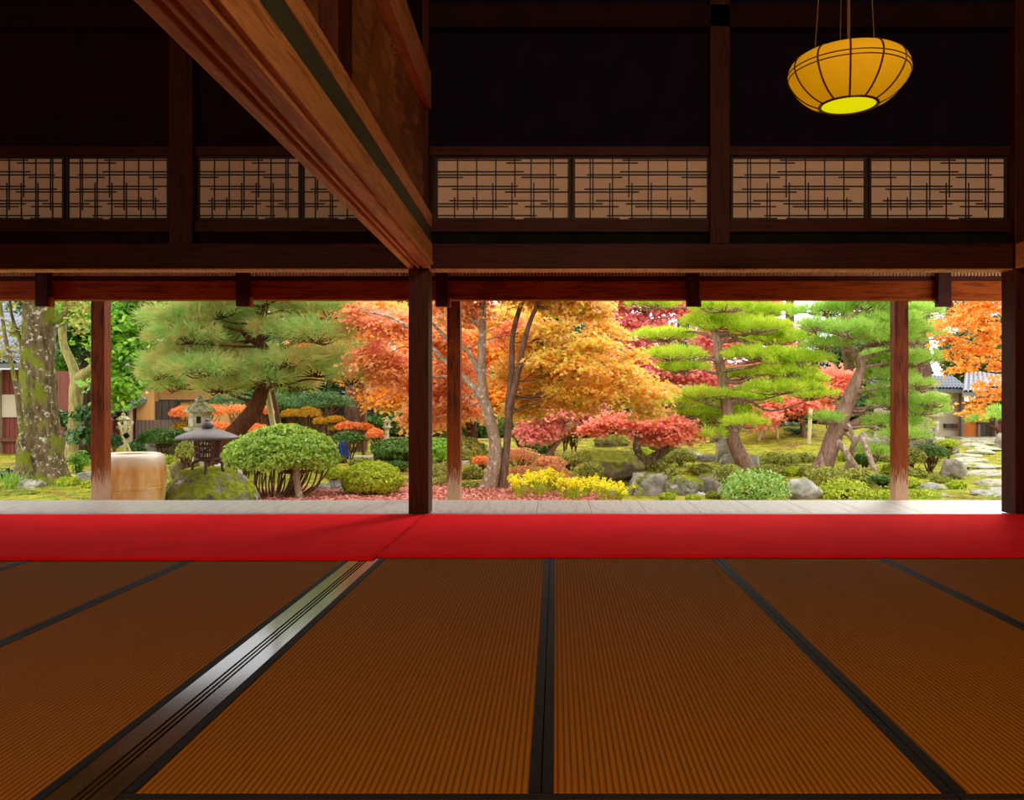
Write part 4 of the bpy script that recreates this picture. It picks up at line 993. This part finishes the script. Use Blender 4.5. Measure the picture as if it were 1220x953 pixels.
# mossy cushions between rocks and on the lawn
for i, (px, py, r, m) in enumerate([(700,545,14,'lf_lime'),(745,545,16,'lf_olive'),(765,540,14,'lf_lime'),(790,548,12,'lf_olive'),(835,560,14,'lf_olive'),(850,566,10,'lf_lime'),(905,562,12,'lf_olive'),(925,562,14,'lf_olive'),(945,562,12,'lf_lime'),(965,562,12,'lf_olive'),(1065,560,14,'lf_lime'),(1090,565,14,'lf_olive'),(1120,572,10,'lf_olive'),(1080,575,14,'lf_lime'),
        (690,590,10,'lf_lime'),(745,578,10,'lf_olive'),(795,592,9,'lf_lime'),(825,594,8,'lf_lime'),(850,590,8,'lf_olive'),(880,555,9,'lf_lime'),(640,535,14,'lf_shade'),(600,540,12,'lf_shade'),(430,552,14,'lf_olive'),(470,556,14,'lf_shade'),(400,548,12,'lf_olive'),(385,560,10,'lf_lime'),(560,580,12,'lf_olive'),(1140,578,10,'lf_lime'),(1050,545,14,'lf_olive'),(1010,545,12,'lf_lime'),(300,560,14,'lf_lime'),(270,552,12,'lf_olive'),(190,548,14,'lf_lime'),(80,575,12,'lf_lime'),(110,578,10,'lf_lime')]):
    Y = min(ground_at(px, py+r*.35), 22); shrub('low loose mossy cushion between the rocks and clipped bushes', px, py, Y, r, r*.5, m, .04, 1500, 0, group='mossy cushions', zmin=-.7, lump=.3, name='low_bush', cat='bush', jit=.9)
# ------------------------------------------------------------------ rocks, lanterns, jar, props, buildings
RK = 0
def rk(px, py, Y, rx, ry, mat, label, dep=None, sharp=.35, group='garden rocks'):
    global RK; RK += 1
    k = Y/F; c = W(px, py, Y); bottom = G(c[0], c[1])-.08; top = c[2]+ry*k
    c[2] = (top+bottom)/2; R = np.array([rx*k*1.2, (dep or rx*k*.85), (top-bottom)/2*1.12])
    return rock3('rock', c, R, M[mat], label, RK*3, 'rock', group, sharp)
kY = 9.6
o = rk(248, 585, kY, 47, 23, 'stone_moss', 'big flat-topped mossy rock carrying the iron lantern', .42, .25)
for a in [(404,578,12.6,13,11,'stone_pale','whitish rock left of the yellow-green flat-topped bush'), (386,584,12.4,9,8,'stone_pale','small whitish rock at the right end of the umbrella bush'), (412,586,12.2,8,7,'stone_pale','small pale rock under the flat-topped bush'),
    (24,592,11.6,24,7,'stone_brown','low reddish rocks at the bottom left corner'), (36,577,12.2,14,6,'stone_pale','pale stone left of the lichen-covered trunk foot'), (102,565,13.4,12,4,'stone_pale','flat pale stone right of the lichen-covered trunk'),
    (198,533,21,18,8,'stone_grey','grey rock under the small round dark bush'), (220,553,14,14,7,'stone_brown','rock at the base of the stone lantern'), (272,556,13.5,14,6,'stone_pale','flat pale stone right of the iron lantern'),
    (729,563,15.6,31,27,'stone_brown','large pointed mossy brown rock on the pond edge'), (777,580,15.0,24,18,'stone_grey','smooth pinkish grey boulder at the pond, below the twisted trunk'), (816,583,14.7,21,17,'stone_moss','upright mossy boulder at the pond'),
    (844,579,15.2,19,17,'stone_grey','squared grey boulder beside the upright mossy one'), (722,586,14.7,15,7,'stone_pale','pale wedge rock right behind the yellow flowers'), (750,588,14.6,18,10,'stone_moss','mossy rock between the wedge and the smooth boulder'),
    (858,588,14.3,7,7,'stone_grey','small round stone left of the big light-green dome'), (838,590,14.3,9,5,'stone_pale','small low stone at the water'), (820,546,18,17,9,'stone_pale','jagged pale rock above the pond'),
    (845,548,17.8,11,7,'stone_grey','dark rock left of the bright pine trunk'), (864,540,17.6,12,22,'stone_grey','tall standing rock behind the bright pine trunk'), (868,548,16.9,9,6,'stone_pale','small pale rock touching the bright pine trunk'),
    (897,552,16.6,9,8,'stone_pale','small pale rock right of the bright pine trunk'), (958,586,11.6,18,14,'stone_pale','rounded pale rock with yellow moss between the two clipped domes'), (1090,520,18.5,24,24,'stone_moss','steep mossy rock behind the right veranda post'),
    (1050,528,19,26,16,'stone_grey','grey rock face behind the crossed props'), (1113,584,12.8,14,9,'stone_pale','pale rock behind the small lime dome'), (1137,562,14.4,13,13,'stone_grey','pointed grey rock at the foot of the bare-stemmed bush'),
    (1185,590,11.9,28,9,'stone_pale','rugged pale rock at the right pillar'), (1124,594,11.8,8,5,'stone_pale','small pale rock right of the small lime dome'), (1128,532,19,14,6,'stone_moss','mossy rock beside the upper stepping stones'),
    (1192,525,20,6,8,'stone_grey','dark rock at the right pillar, upper path'), (785,530,20,26,8,'stone_brown','mossy stones behind the low coral maple'), (725,524,21.5,18,5,'stone_brown','low mossy stone on the lawn behind the path'), (600,580,13.4,7,6,'stone_grey','small stone at the forked maple foot'), (617,572,13,8,5,'stone_pale','small grey stone left of the yellow flowers')]:
    rk(*a)
# stepping stones
sp = [(1190,575,26),(1180,563,34),(1165,554,28),(1175,546,24),(1150,546,14),(1158,539,20),(1170,533,14),(1150,530,12),(1168,526,12),(1150,523,10),(1150,519,9)]
for i, (px, py, rx) in enumerate([(1186,578,22),(1176,566,34),(1166,557,26),(1152,550,20),(1152,545,18),(1168,540,16),(1176,536,16),(1160,532,14),(1172,529,10),(1152,527,10),(1155,523,13)]):
    Y = ground_at(px, py); c = base(px, Y); k = Y/F
    rock3('stepping_stone', (c[0], c[1], c[2]+.02), np.array([rx*k, .34+.02*i, .07]), M['stone_slab'],
          ['lowest stepping stone, at the pillar foot', 'broad second stepping stone of the path', 'third stepping stone up the path', 'fourth stepping stone, left side of the path', 'fifth stepping stone up the path', 'sixth stepping stone, bending right', 'seventh stepping stone up the path', 'eighth stepping stone up the path', 'ninth small stepping stone up the path', 'tenth small stepping stone of the path', 'uppermost stepping stone before the gate house'][i], 70+i, 'stepping stone', 'stepping stones on the right', .12, 3)
# slab bridge / path edge
def slab(px0, px1, py, Y, label, dz=.12, dep=.5):
    a = W(px0, py, Y); b = W(px1, py, Y); g = Geo(); g.box(a[0], b[0], Y-dep/2, Y+dep/2, a[2]-dz, a[2]); o = g.build('stone_slab', M['stone_slab'], bevel=.02); tagit(o, label, 'stone slab', 'stone slabs')
slab(418, 505, 543, 19, 'long flat stone slab between the orange azaleas and the middle pillar'); slab(455, 560, 548, 17.5, 'lower stone slab passing behind the middle pillar', .16)
slab(690, 772, 530, 24.6, 'thin pale stone edging across the moss lawn', .05)
Geo().box(*[0]*0) if False else None

# stoneware jar
c = np.array([W(156,0,9.15)[0], 9.15, -.5])
jar = thing('stoneware_jar', 'large ochre stoneware jar behind the left veranda post', 'jar', c)
t = NT('ochre glaze'); s_ = t.n('SeparateXYZ'); w_ = t.coord(); t.l(w_, s_.inputs[0])
f = t.noise(t.coord((1, 1, .35)), 5, 5, .6, .6); zt = t.ramp(t.math('ADD', s_.outputs['Z'], t.math('MULTIPLY', t.noise(t.coord(), 6, 4), .12)), [(0,0,0,1), (1,1,1,1)], [.66, .8])
col = t.ramp(f, [lin(168,110,50), lin(206,130,36), lin(226,170,96), lin(226,206,170)], [.3, .45, .6, .75]); col = t.mix(zt, col, lin(226,206,176))
t.bsdf(col, .35, t.bump(t.noise(t.coord((1,1,6)), 8, 4), .004), .5); M['jar'] = t.m
pr = [(.24,0),(.30,.03),(.335,.2),(.352,.42),(.356,.60),(.350,.70),(.335,.745),(.305,.772),(.27,.782),(.245,.775),(.235,.75),(.24,.6),(.22,.1)]
PS, _ = smooth_path([(r, 0, z) for r, z in pr], .1, 3)
Geo().lathe([(p[0], p[2]) for p in PS], c, 64, closed=True).build('jar_body', M['jar'], jar, smooth=True)
g = Geo(); g.lathe([(.353,.40),(.359,.41),(.353,.42)], c, 64, closed=False); g.build('shoulder_line', M['jar'], jar, smooth=True)

# granite lantern builder
def hexring(g, prof, c, n=6, rot=.26): g.lathe(prof, c, n, rot)
def granite_lantern(px, ytop, Y, label, k=1.0, bottom=None, legtype='post'):
    b = base(px, Y); H = W(px, ytop, Y)[2]-b[2]; s = H/1.5; t = thing('stone_lantern', label, 'stone lantern', b, 'granite garden lanterns')
    P = lambda pr: [(r*s, z*s) for r, z in pr]
    Geo().lathe(P([(.3,-.05),(.3,.10),(.24,.16),(.17,.19)]), b, 6, .26).build('base', M['stone_lantern'], t, bevel=.008)
    Geo().lathe(P([(.15,.16),(.135,.2),(.128,.45),(.135,.70),(.15,.74)]), b, 20).build('post', M['stone_lantern'], t, smooth=True)
    Geo().lathe(P([(.15,.72),(.25,.80),(.29,.83),(.29,.89),(.2,.90)]), b, 6, .26).build('platform', M['stone_lantern'], t, bevel=.006)
    g = Geo(); r = .205*s; z0 = b[2]+.89*s; z1 = b[2]+1.17*s; w = .055*s           # fire box with openings
    for k in range(6):
        a0 = 2*math.pi*k/6+.26; a1 = a0+math.pi/3; p0 = np.array([math.cos(a0), math.sin(a0)])*r; p1 = np.array([math.cos(a1), math.sin(a1)])*r
        def wallseg(u0, u1, za, zb):
            q = []
            for zz in (za, zb):
                for (u, sc) in ((u0, 1), (u1, 1), (u1, .8), (u0, .8)):
                    xy = (p0+(p1-p0)*u)*sc; q.append((b[0]+xy[0], b[1]+xy[1], zz))
            g.hexa(q)
        if k % 2 == 0: wallseg(0, .28, z0, z1); wallseg(.72, 1, z0, z1); wallseg(.28, .72, z0, z0+.07*s); wallseg(.28, .72, z1-.08*s, z1)
        else: wallseg(0, 1, z0, z1)
    g.build('fire_box', M['stone_lantern'], t)
    g = Geo(); pr = P([(.2,1.16),(.29,1.17),(.30,1.20),(.24,1.25),(.17,1.31),(.09,1.36),(.07,1.37)]); g.lathe(pr, b, 6, .26); rf = g.build('roof', M['stone_lantern'], t, bevel=.006)
    g = Geo(); g.lathe(P([(.05,1.36),(.085,1.38),(.09,1.41),(.06,1.45),(.02,1.49),(.005,1.5)]), b, 16); g.build('finial', M['stone_lantern'], rf, smooth=True)
granite_lantern(238.5, 470, 15.2, 'tall granite lantern with square window, behind the iron lantern')
granite_lantern(147, 491, 24, 'small granite lantern behind the crossed bamboo')
granite_lantern(461, 496, 25.5, 'dim granite lantern in the shade right of the cedar trunk')
# wide-capped lantern at right
b = base(1113, 22.5); t = thing('stone_lantern', 'tall granite lantern with a wide flat cap, before the tiled wall on the right', 'stone lantern', b, 'granite garden lanterns'); Y = 22.5
zz = lambda py: W(0, py, Y)[2]
Geo().lathe([(.3, -.03), (.26, .06), (.2, .08)], b, 6).build('base', M['stone_lantern'], t, bevel=.01)
Geo().lathe([(.13, .05), (.12, .3), (.115, zz(499)-b[2])], b, 16).build('post', M['stone_lantern'], t, smooth=True)
Geo().lathe([(.13, zz(500)-b[2]), (.24, zz(496)-b[2]), (.25, zz(491)-b[2]), (.2, zz(490)-b[2])], b, 6).build('platform', M['stone_lantern'], t, bevel=.01)
g = Geo(); 
for sx in (-1, 1):
    for sy in (-1, 1): g.box(b[0]+sx*.13-.04, b[0]+sx*.13+.04, b[1]+sy*.13-.04, b[1]+sy*.13+.04, zz(490.5), zz(474))
g.box(b[0]-.17, b[0]+.17, b[1]-.17, b[1]+.17, zz(490.5), zz(487.5)); g.box(b[0]-.17, b[0]+.17, b[1]-.17, b[1]+.17, zz(477), zz(473.5)); g.build('fire_box', M['stone_lantern'], t)
Geo().lathe([(.24, zz(474)-b[2]), (.38, zz(471.5)-b[2]), (.37, zz(469.5)-b[2]), (.15, zz(467)-b[2]), (.05, zz(466)-b[2])], b, 24).build('roof', M['stone_lantern'], t, smooth=False)

# iron lantern on the rock
c = np.array([W(247,0,kY)[0]+.0, kY, W(0,562,kY)[2]]); s = kY/F
t = thing('iron_lantern', 'low cast-iron lantern with a wide shallow roof, standing on the mossy rock', 'iron lantern', c)
zz = lambda py: (562-py)*s
Geo().lathe([(.33,zz(522)),(.345,zz(523)),(.335,zz(520)),(.25,zz(516)),(.14,zz(512)),(.06,zz(510.5)),(.05,zz(510))], c, 48, closed=True).build('roof', M['iron_roof'], t, smooth=True); irf = COL.objects[-1]
Geo().lathe([(.04,zz(511)),(.065,zz(509)),(.075,zz(506)),(.06,zz(503)),(.03,zz(501.5)),(.04,zz(500.5)),(.015,zz(499)),(.004,zz(498))], c, 24).build('knob', M['iron_roof'], irf, smooth=True)
g = Geo(); r0, r1 = .118, .145; n = 6; za, zb = c[2]+zz(546), c[2]+zz(524)
def P6(u, v):   # point on the hexagonal wall
    k = int(u) % n; f_ = u-int(u); r = r0+(r1-r0)*v; a0 = 2*math.pi*k/n+.2; a1 = a0+2*math.pi/n
    p = np.array([math.cos(a0), math.sin(a0)])*(1-f_)+np.array([math.cos(a1), math.sin(a1)])*f_
    return np.array([c[0]+p[0]*r, c[1]+p[1]*r, za+(zb-za)*v])
for k in range(n):
    g.tube([P6(k, 0), P6(k, 1)], .009, 6, 1)
    for v in (0.02, .33, .66, .98): g.tube([P6(k+.001, v), P6(k+.999, v)], .007 if 0 < v < .9 else .011, 6, 1)
    for u in (.2, .4, .6, .8): g.tube([P6(k+u, 0), P6(k+u, 1)], .005, 5, 1)
    for q in range(8): u, v = random.uniform(.1,.9), random.uniform(.1,.9); g.tube([P6(k+u, v), P6(k+min(.98,u+.14), min(.98, v+.12))], .008, 5, 1)
g.build('openwork_body', M['iron_red'], t)
Geo().lathe([(.10, zz(549)), (.150, zz(547.5)), (.150, zz(545.5)), (.11, zz(545))], c, 6, .2).build('tray', M['iron_red'], t, bevel=.003)
for a in (.3, 1.87, 3.44, 5.0):
    d = np.array([math.cos(a), math.sin(a), 0]); Geo().tube([c+d*.09+[0,0,zz(548)], c+d*.16+[0,0,zz(552)], c+d*.155+[0,0,zz(557)], c+d*.19+[0,0,zz(562)-.03]], [.02,.017,.014,.02], 8, 3).build('foot', M['iron_red'], t, smooth=True)

# crossed bamboo behind the jar
def pole(g, a, b_, r, n=8, nodes=True):
    a, b_ = np.array(a), np.array(b_); m = 9; g.tube([a+(b_-a)*i/m for i in range(m+1)], [r*(1.0 if i % 2 else 1.12) if nodes else r for i in range(m+1)], n, 1)
t = thing('bamboo_tripod', 'crossed pale bamboo poles tied with dark cord, behind the jar', 'bamboo support', base(149, 19.5))
for a, b_ in (((141,503),(158,538)), ((158,502),(147,539)), ((149,502),(150,538))):
    g = Geo(); pole(g, W(*a, 19.5), W(*b_, 19.5)*[1,1,0]+[0,.0,-.48], .027); g.build('pole', M['bamboo'], t, smooth=True)
Geo().tube([W(149,517,19.42), W(152,521,19.42)], .06, 8, 1).build('cord_knot', M['heri'], t)
# props of the pines and maples
def prop(label, segs, Y, mat='bamboo', r=.04, knot=None, dy=0):
    t = thing('wooden_prop', label, 'wooden prop', base(segs[0][0], Y), 'poles propping the trees')
    for (x0, y0, x1, y1, d) in segs:
        g = Geo(); e = W(x0, y0, Y+d); e[2] = min(e[2], G(e[0], e[1])+.0) if y0 > 540 else e[2]; pole(g, e, W(x1, y1, Y), r); g.build('pole', M[mat], t, smooth=True)
prop('pair of slanting poles, one pale and one brown, propping the soft-needled pine', [(338,570,314,446,-.3)], 15.2, 'bk_twig' if False else 'bamboo', .05)
prop('brown slanting pole beside the pale one under the soft-needled pine', [(345,560,321,448,.2)], 15.6, 'bamboo_dark', .04)
prop('three thin poles standing as a frame on the mound under the scarlet maple', [(902,537,910,493,-.3),(908,536,912,492,.3),(928,533,923,493,0),(906,495,928,495,0)], 21.5, 'bamboo', .035)
prop('single thin upright pole on the mound right of the three-pole frame', [(963,539,966,487,0)], 20.5, 'bamboo', .045)
prop('two crossing grey poles propping the leaning pine', [(1032,575,998,525,-.3),(1007,558,1020,520,.4)], 14.6, 'bk_maple', .055)
prop('thin pole from the crossing props up to the low pine limb', [(1018,524,1010,504,0)], 14.7, 'bk_maple', .035)
prop('long pole slanting down to the right of the crossing props', [(1053,590,1027,520,-.3)], 14.0, 'bk_maple', .045)
prop('short low pole lying between the crossing props', [(1048,575,1024,563,0)], 14.0, 'bk_maple', .035)
prop('thin dark twig leaning over the pond', [(744,592,757,580,0)], 14.4, 'bk_twig', .012)
# bamboo rail
t = thing('bamboo_rail', 'single horizontal bamboo rail behind the middle pillar', 'bamboo rail', base(500, 19.2)); g = Geo(); pole(g, W(458,522.5,19.2), W(548,522.5,19.2), .028); g.build('rail', M['bamboo'], t, smooth=True)
for px in (474, 512, 546):
    g = Geo(); b = base(px, 19.2); pole(g, b, W(px, 521, 19.2), .025); g.build('stake', M['bamboo_dark'], t)
# blue cloth
M['blue'] = plain('blue sheet', lin(30,84,170), .6)
t = Geo(); a = W(403,518,18.6); V = []; 
for i in range(13):
    for j in range(9): V.append((a[0]+.02*math.sin(j*2.1)+i*.018, 18.6+.03*math.sin(i*1.7+j), G(a[0], 18.6)+.02+j*.05))
Fq = [(i*9+j, (i+1)*9+j, (i+1)*9+j+1, i*9+j+1) for i in range(12) for j in range(8)]
o = t.add(V, Fq).build('blue_sheet', M['blue'], smooth=True); s = o.modifiers.new('thick', 'SOLIDIFY'); s.thickness = .01; tagit(o, 'small piece of blue sheeting behind the umbrella bush', 'sheet')

# buildings
def tileroof(geo, A, B, C, D, rows=18, cols=40, amp=.05):
    """A,B eaves left/right, D,C ridge left/right; corrugated tile surface on a solid slab"""
    A, B, C, D = map(lambda q: np.array(q, float), (A, B, C, D)); n = unit(np.cross(B-A, D-A)); V = []; m = cols*6
    for j in range(rows*2+1):
        v = j/(rows*2); lift = .03 if j % 2 == 0 else 0
        for i in range(m+1):
            u = i/m; p = (A*(1-u)+B*u)*(1-v)+(D*(1-u)+C*u)*v
            V.append(p+n*(amp*abs(math.sin(math.pi*u*cols))+lift))
    Fq = [(j*(m+1)+i, j*(m+1)+i+1, (j+1)*(m+1)+i+1, (j+1)*(m+1)+i) for j in range(rows*2) for i in range(m)]
    geo.add(V, Fq); geo.hexa([A-n*.12, B-n*.12, C-n*.12, D-n*.12, A, B, C, D]); return geo
M['tile'] = plain('grey roof tile', lin(128,132,142), .4, .5)
M['tile_dark'] = plain('dark roof tile', lin(104,108,112), .4, .5)
M['roof_copper'] = plain('grey green roofing', lin(120,140,134), .5, .5)
M['wall_ochre'] = plaster('ochre plaster', lin(214,156,92), lin(228,176,112), 2)
M['wall_white'] = plaster('pale plaster', lin(186,172,148), lin(206,192,168), 2)
def boards(name, c1, c2, pitch=.12):
    t = NT(name); c = t.n('TexCoord'); s = t.n('SeparateXYZ'); t.l(c.outputs['Object'], s.inputs[0])
    q = t.math('FRACT', t.math('DIVIDE', t.math('ADD', s.outputs['X'], s.outputs['Y']), pitch)); k = t.math('LESS_THAN', q, .1)
    f = t.noise(t.coord((20, 20, 1)), 2, 5); col = t.mix(k, t.ramp(f, [c1, c2], [.35, .65]), tuple(x*.3 for x in c1[:3])+(1,)); t.bsdf(col, .8, t.bump(t.math('SUBTRACT', 1.0, k), .01)); return t.m
M['boards_red'] = boards('red brown boards', lin(104,44,34), lin(140,66,48))
M['boards_grey'] = boards('grey brown boards', lin(104,84,72), lin(140,116,100))
M['boards_dark'] = boards('dark boards', lin(60,48,40), lin(92,76,62), .2)
# storehouse
Y = 26.5; X = lambda px, y=Y: (px-HX)/F*y; Zz = lambda py, y=Y: EYE+(HY-py)/F*y; gz = -.55
sh = thing('storehouse', 'small storehouse with ochre plaster and red-brown boards behind the jar', 'building', (X(180), Y, gz))
Geo().box(X(118), X(166), Y-.6, Y+3, gz, Zz(455)).build('boarded_wall', M['boards_red'], sh)
Geo().box(X(166), X(168.5), Y-.75, Y-.55, gz, Zz(480)).build('corner_post', M['wall_white'], sh)
Geo().box(X(168), X(189), Y-.3, Y+3, Zz(500), Zz(452)).build('plaster_wall', M['wall_ochre'], sh)
Geo().box(X(168), X(240), Y-.35, Y+3, gz, Zz(500)).build('skirting_boards', M['boards_grey'], sh)
Geo().box(X(190), X(213), Y-.25, Y+3, Zz(500), Zz(478)).build('shutter', M['boards_dark'], sh)
Geo().box(X(189.3), X(262), Y+.1, Y+3, gz, Zz(455)).build('rear_plaster_wall', M['wall_ochre'], sh)
Geo().box(X(189), X(262), Y+.0, Y+.12, Zz(478.5), Zz(476)).build('rail', M['boards_dark'], sh)
g = Geo(); A = [X(115), Y-1.1, Zz(486)]; B = [X(172), Y-1.1, Zz(486)]; C = [X(191), Y+.6, Zz(461)]; D = [X(134), Y+.6, Zz(461)]
tileroof(g, A, B, C, D, 6, 14, .03).build('side_roof', M['roof_copper'], sh)
g = Geo(); tileroof(g, [X(110), Y-.6, Zz(448)], [X(268), Y-.6, Zz(450)], [X(268), Y+3, Zz(425)], [X(110), Y+3, Zz(425)], 8, 34).build('main_roof', M['tile_dark'], sh)
# left house
Y = 21.0
lh = thing('wooden_house', 'brown wooden house with tiled roof at the far left behind the lichen-covered tree', 'building', (X(0, Y), Y, gz))
Geo().box(X(-120, Y), X(34, Y), Y, Y+4, Zz(548, Y), Zz(440, Y)).build('wall', M['boards_red'], lh)
Geo().box(X(-120, Y), X(3, Y), Y-.12, Y, gz, Zz(440, Y)).build('side_panel', M['wall_white'], lh)
Geo().box(X(27.5, Y), X(36, Y), Y-.2, Y+.1, gz, Zz(430, Y)).build('corner_post', M['boards_dark'], lh)
Geo().box(X(4, Y), X(25, Y), Y-.06, Y, Zz(497, Y), Zz(470, Y)).build('window', M['wall_white'], lh)
Geo().box(X(2, Y), X(30, Y), Y-.08, Y-.0, Zz(526, Y), Zz(522, Y)).build('rail', M['bamboo_dark'], lh)
Geo().box(X(-120, Y), X(36, Y), Y-.25, Y+4, gz, Zz(547, Y)).build('stone_footing', M['stone_slab'], lh)
g = Geo(); tileroof(g, [X(-140, Y), Y-1.2, Zz(436, Y)], [X(58, Y), Y-1.2, Zz(436, Y)], [X(30, Y), Y+2.6, Zz(335, Y)], [X(-140, Y), Y+2.6, Zz(335, Y)], 14, 34, .06).build('roof', M['tile'], lh)
# boundary wall with tiled coping along the back
Y = 31.5
bw = thing('garden_wall', 'earthen boundary wall with tiled coping at the back of the garden', 'wall', (X(640, Y), Y, -.5), None, 'structure')
Geo().box(X(-100, Y), X(1072, Y), Y, Y+.4, -.6, Zz(470, Y)).build('wall_body', M['boards_dark'], bw)
g = Geo(); tileroof(g, [X(-100, Y), Y-.45, Zz(470, Y)], [X(1075, Y), Y-.45, Zz(470, Y)], [X(1075, Y), Y+.2, Zz(458, Y)], [X(-100, Y), Y+.2, Zz(458, Y)], 3, 150, .05); g.build('tile_coping', M['tile'], bw)
# gate house at the right
Y = 26.0
gh = thing('gate_house', 'gate house with dark doorway, ochre panel and tiled roofs, seen past the right veranda post', 'building', (X(1150, Y), Y, -.3))
gzz = Zz(520, Y)
Geo().box(X(1050, Y), X(1152, Y), Y+.3, Y+.6, -.5, Zz(460, Y)).build('side_wall', M['wall_white'], gh)
Geo().box(X(1078, Y), X(1110, Y), Y+.1, Y+.3, -.5, Zz(480, Y)).build('lattice_fence', M['boards_grey'], gh)
Geo().box(X(1129, Y), X(1144, Y), Y+.15, Y+.3, Zz(510, Y), Zz(505, Y)).build('vent', M['boards_dark'], gh)
Geo().box(X(1145, Y), X(1163, Y), Y-.05, Y+.1, gzz, Zz(478, Y)).build('ochre_panel', M['wall_ochre'] if False else plaster('russet panel', lin(176,96,44), lin(196,112,54), 3), gh)
for px in (1144.5, 1164, 1184, 1222): Geo().box(X(px-1.6, Y), X(px+1.6, Y), Y-.15, Y+.05, gzz, Zz(466, Y)).build('gate_post', M['boards_grey'], gh)
Geo().box(X(1166, Y), X(1260, Y), Y+.1, Y+.25, gzz, Zz(466, Y)).build('doorway', M['boards_dark'], gh)
Geo().box(X(1186, Y), X(1260, Y), Y-.02, Y+.1, gzz, Zz(505, Y)).build('low_boards', M['boards_red'], gh)
Geo().box(X(1130, Y), X(1270, Y), Y-.9, Y+.6, -.5, gzz).build('stone_step', M['stone_slab'], gh, bevel=.02)
g = Geo(); tileroof(g, [X(1128, Y), Y-1.0, Zz(468, Y)], [X(1290, Y), Y-1.0, Zz(468, Y)], [X(1310, Y), Y+1.2, Zz(436, Y)], [X(1172, Y), Y+1.2, Zz(445, Y)], 8, 26, .06).build('gate_roof', M['tile'], gh)
g = Geo(); tileroof(g, [X(1045, Y), Y-.3, Zz(464, Y)], [X(1148, Y), Y-.3, Zz(464, Y)], [X(1148, Y), Y+.7, Zz(449, Y)], [X(1045, Y), Y+.7, Zz(449, Y)], 4, 26, .06).build('wall_roof', M['tile'], gh)
# ------------------------------------------------------------------ camera, light
cd = bpy.data.cameras.new('camera'); cam = bpy.data.objects.new('camera', cd); COL.objects.link(cam)
cam.location = (0, 0, EYE); cam.rotation_euler = (math.pi/2, 0, 0)
cd.sensor_width = 36; cd.lens = 36*F/1220; cd.shift_x = -(HX-610)/1220; cd.shift_y = (HY-476.5)/1220
cd.clip_start = .05; cd.clip_end = 400
SC.camera = cam
w = bpy.data.worlds.new('sky'); SC.world = w; w.use_nodes = True
nt = w.node_tree; bg = nt.nodes['Background']
tc = nt.nodes.new('ShaderNodeTexCoord'); sp = nt.nodes.new('ShaderNodeSeparateXYZ'); rp = nt.nodes.new('ShaderNodeValToRGB')
nt.links.new(tc.outputs['Generated'], sp.inputs[0]); nt.links.new(sp.outputs['Z'], rp.inputs[0]); nt.links.new(rp.outputs[0], bg.inputs[0])
rp.color_ramp.elements[0].position = 0; rp.color_ramp.elements[0].color = (.78, .80, .84, 1)
rp.color_ramp.elements[1].position = .6; rp.color_ramp.elements[1].color = (1, 1, 1, 1)
bg.inputs[1].default_value = 2.85
def light(name, typ, loc, energy, color, size=.3, rot=(0, 0, 0), **kw):
    l = bpy.data.lights.new(name, typ); l.energy = energy; l.color = color
    if typ == 'POINT': l.shadow_soft_size = size
    if typ == 'AREA': l.size = size
    if typ == 'SUN': l.angle = size
    for k, v in kw.items(): setattr(l, k, v)
    o = bpy.data.objects.new(name, l); COL.objects.link(o); o.location = loc; o.rotation_euler = rot
    return o
light('sun', 'SUN', (0, 0, 20), 1.9, (1, .95, .86), math.radians(12), (math.radians(60), 0, math.radians(152)))
light('room_fill', 'POINT', (1.246, -1.9, 3.3), 640, (1, .74, .44), .35)  # warm fill light added behind the camera; no lantern hangs there
light('side_room_fill', 'POINT', (-3.6, -1.4, 2.3), 300, (1, .74, .44), .35)  # second added fill, brightens the left room without a built source
SC.view_settings.view_transform = 'Standard'; SC.view_settings.look = 'None'
SC.view_settings.exposure = 0; SC.view_settings.gamma = 1; SC.view_settings.use_curve_mapping = False
SC.cycles.use_denoising = True; SC.cycles.denoising_prefilter = 'NONE'; SC.cycles.max_bounces = 8; SC.cycles.diffuse_bounces = 5; SC.cycles.transparent_max_bounces = 6
SC.cycles.sample_clamp_indirect = 6
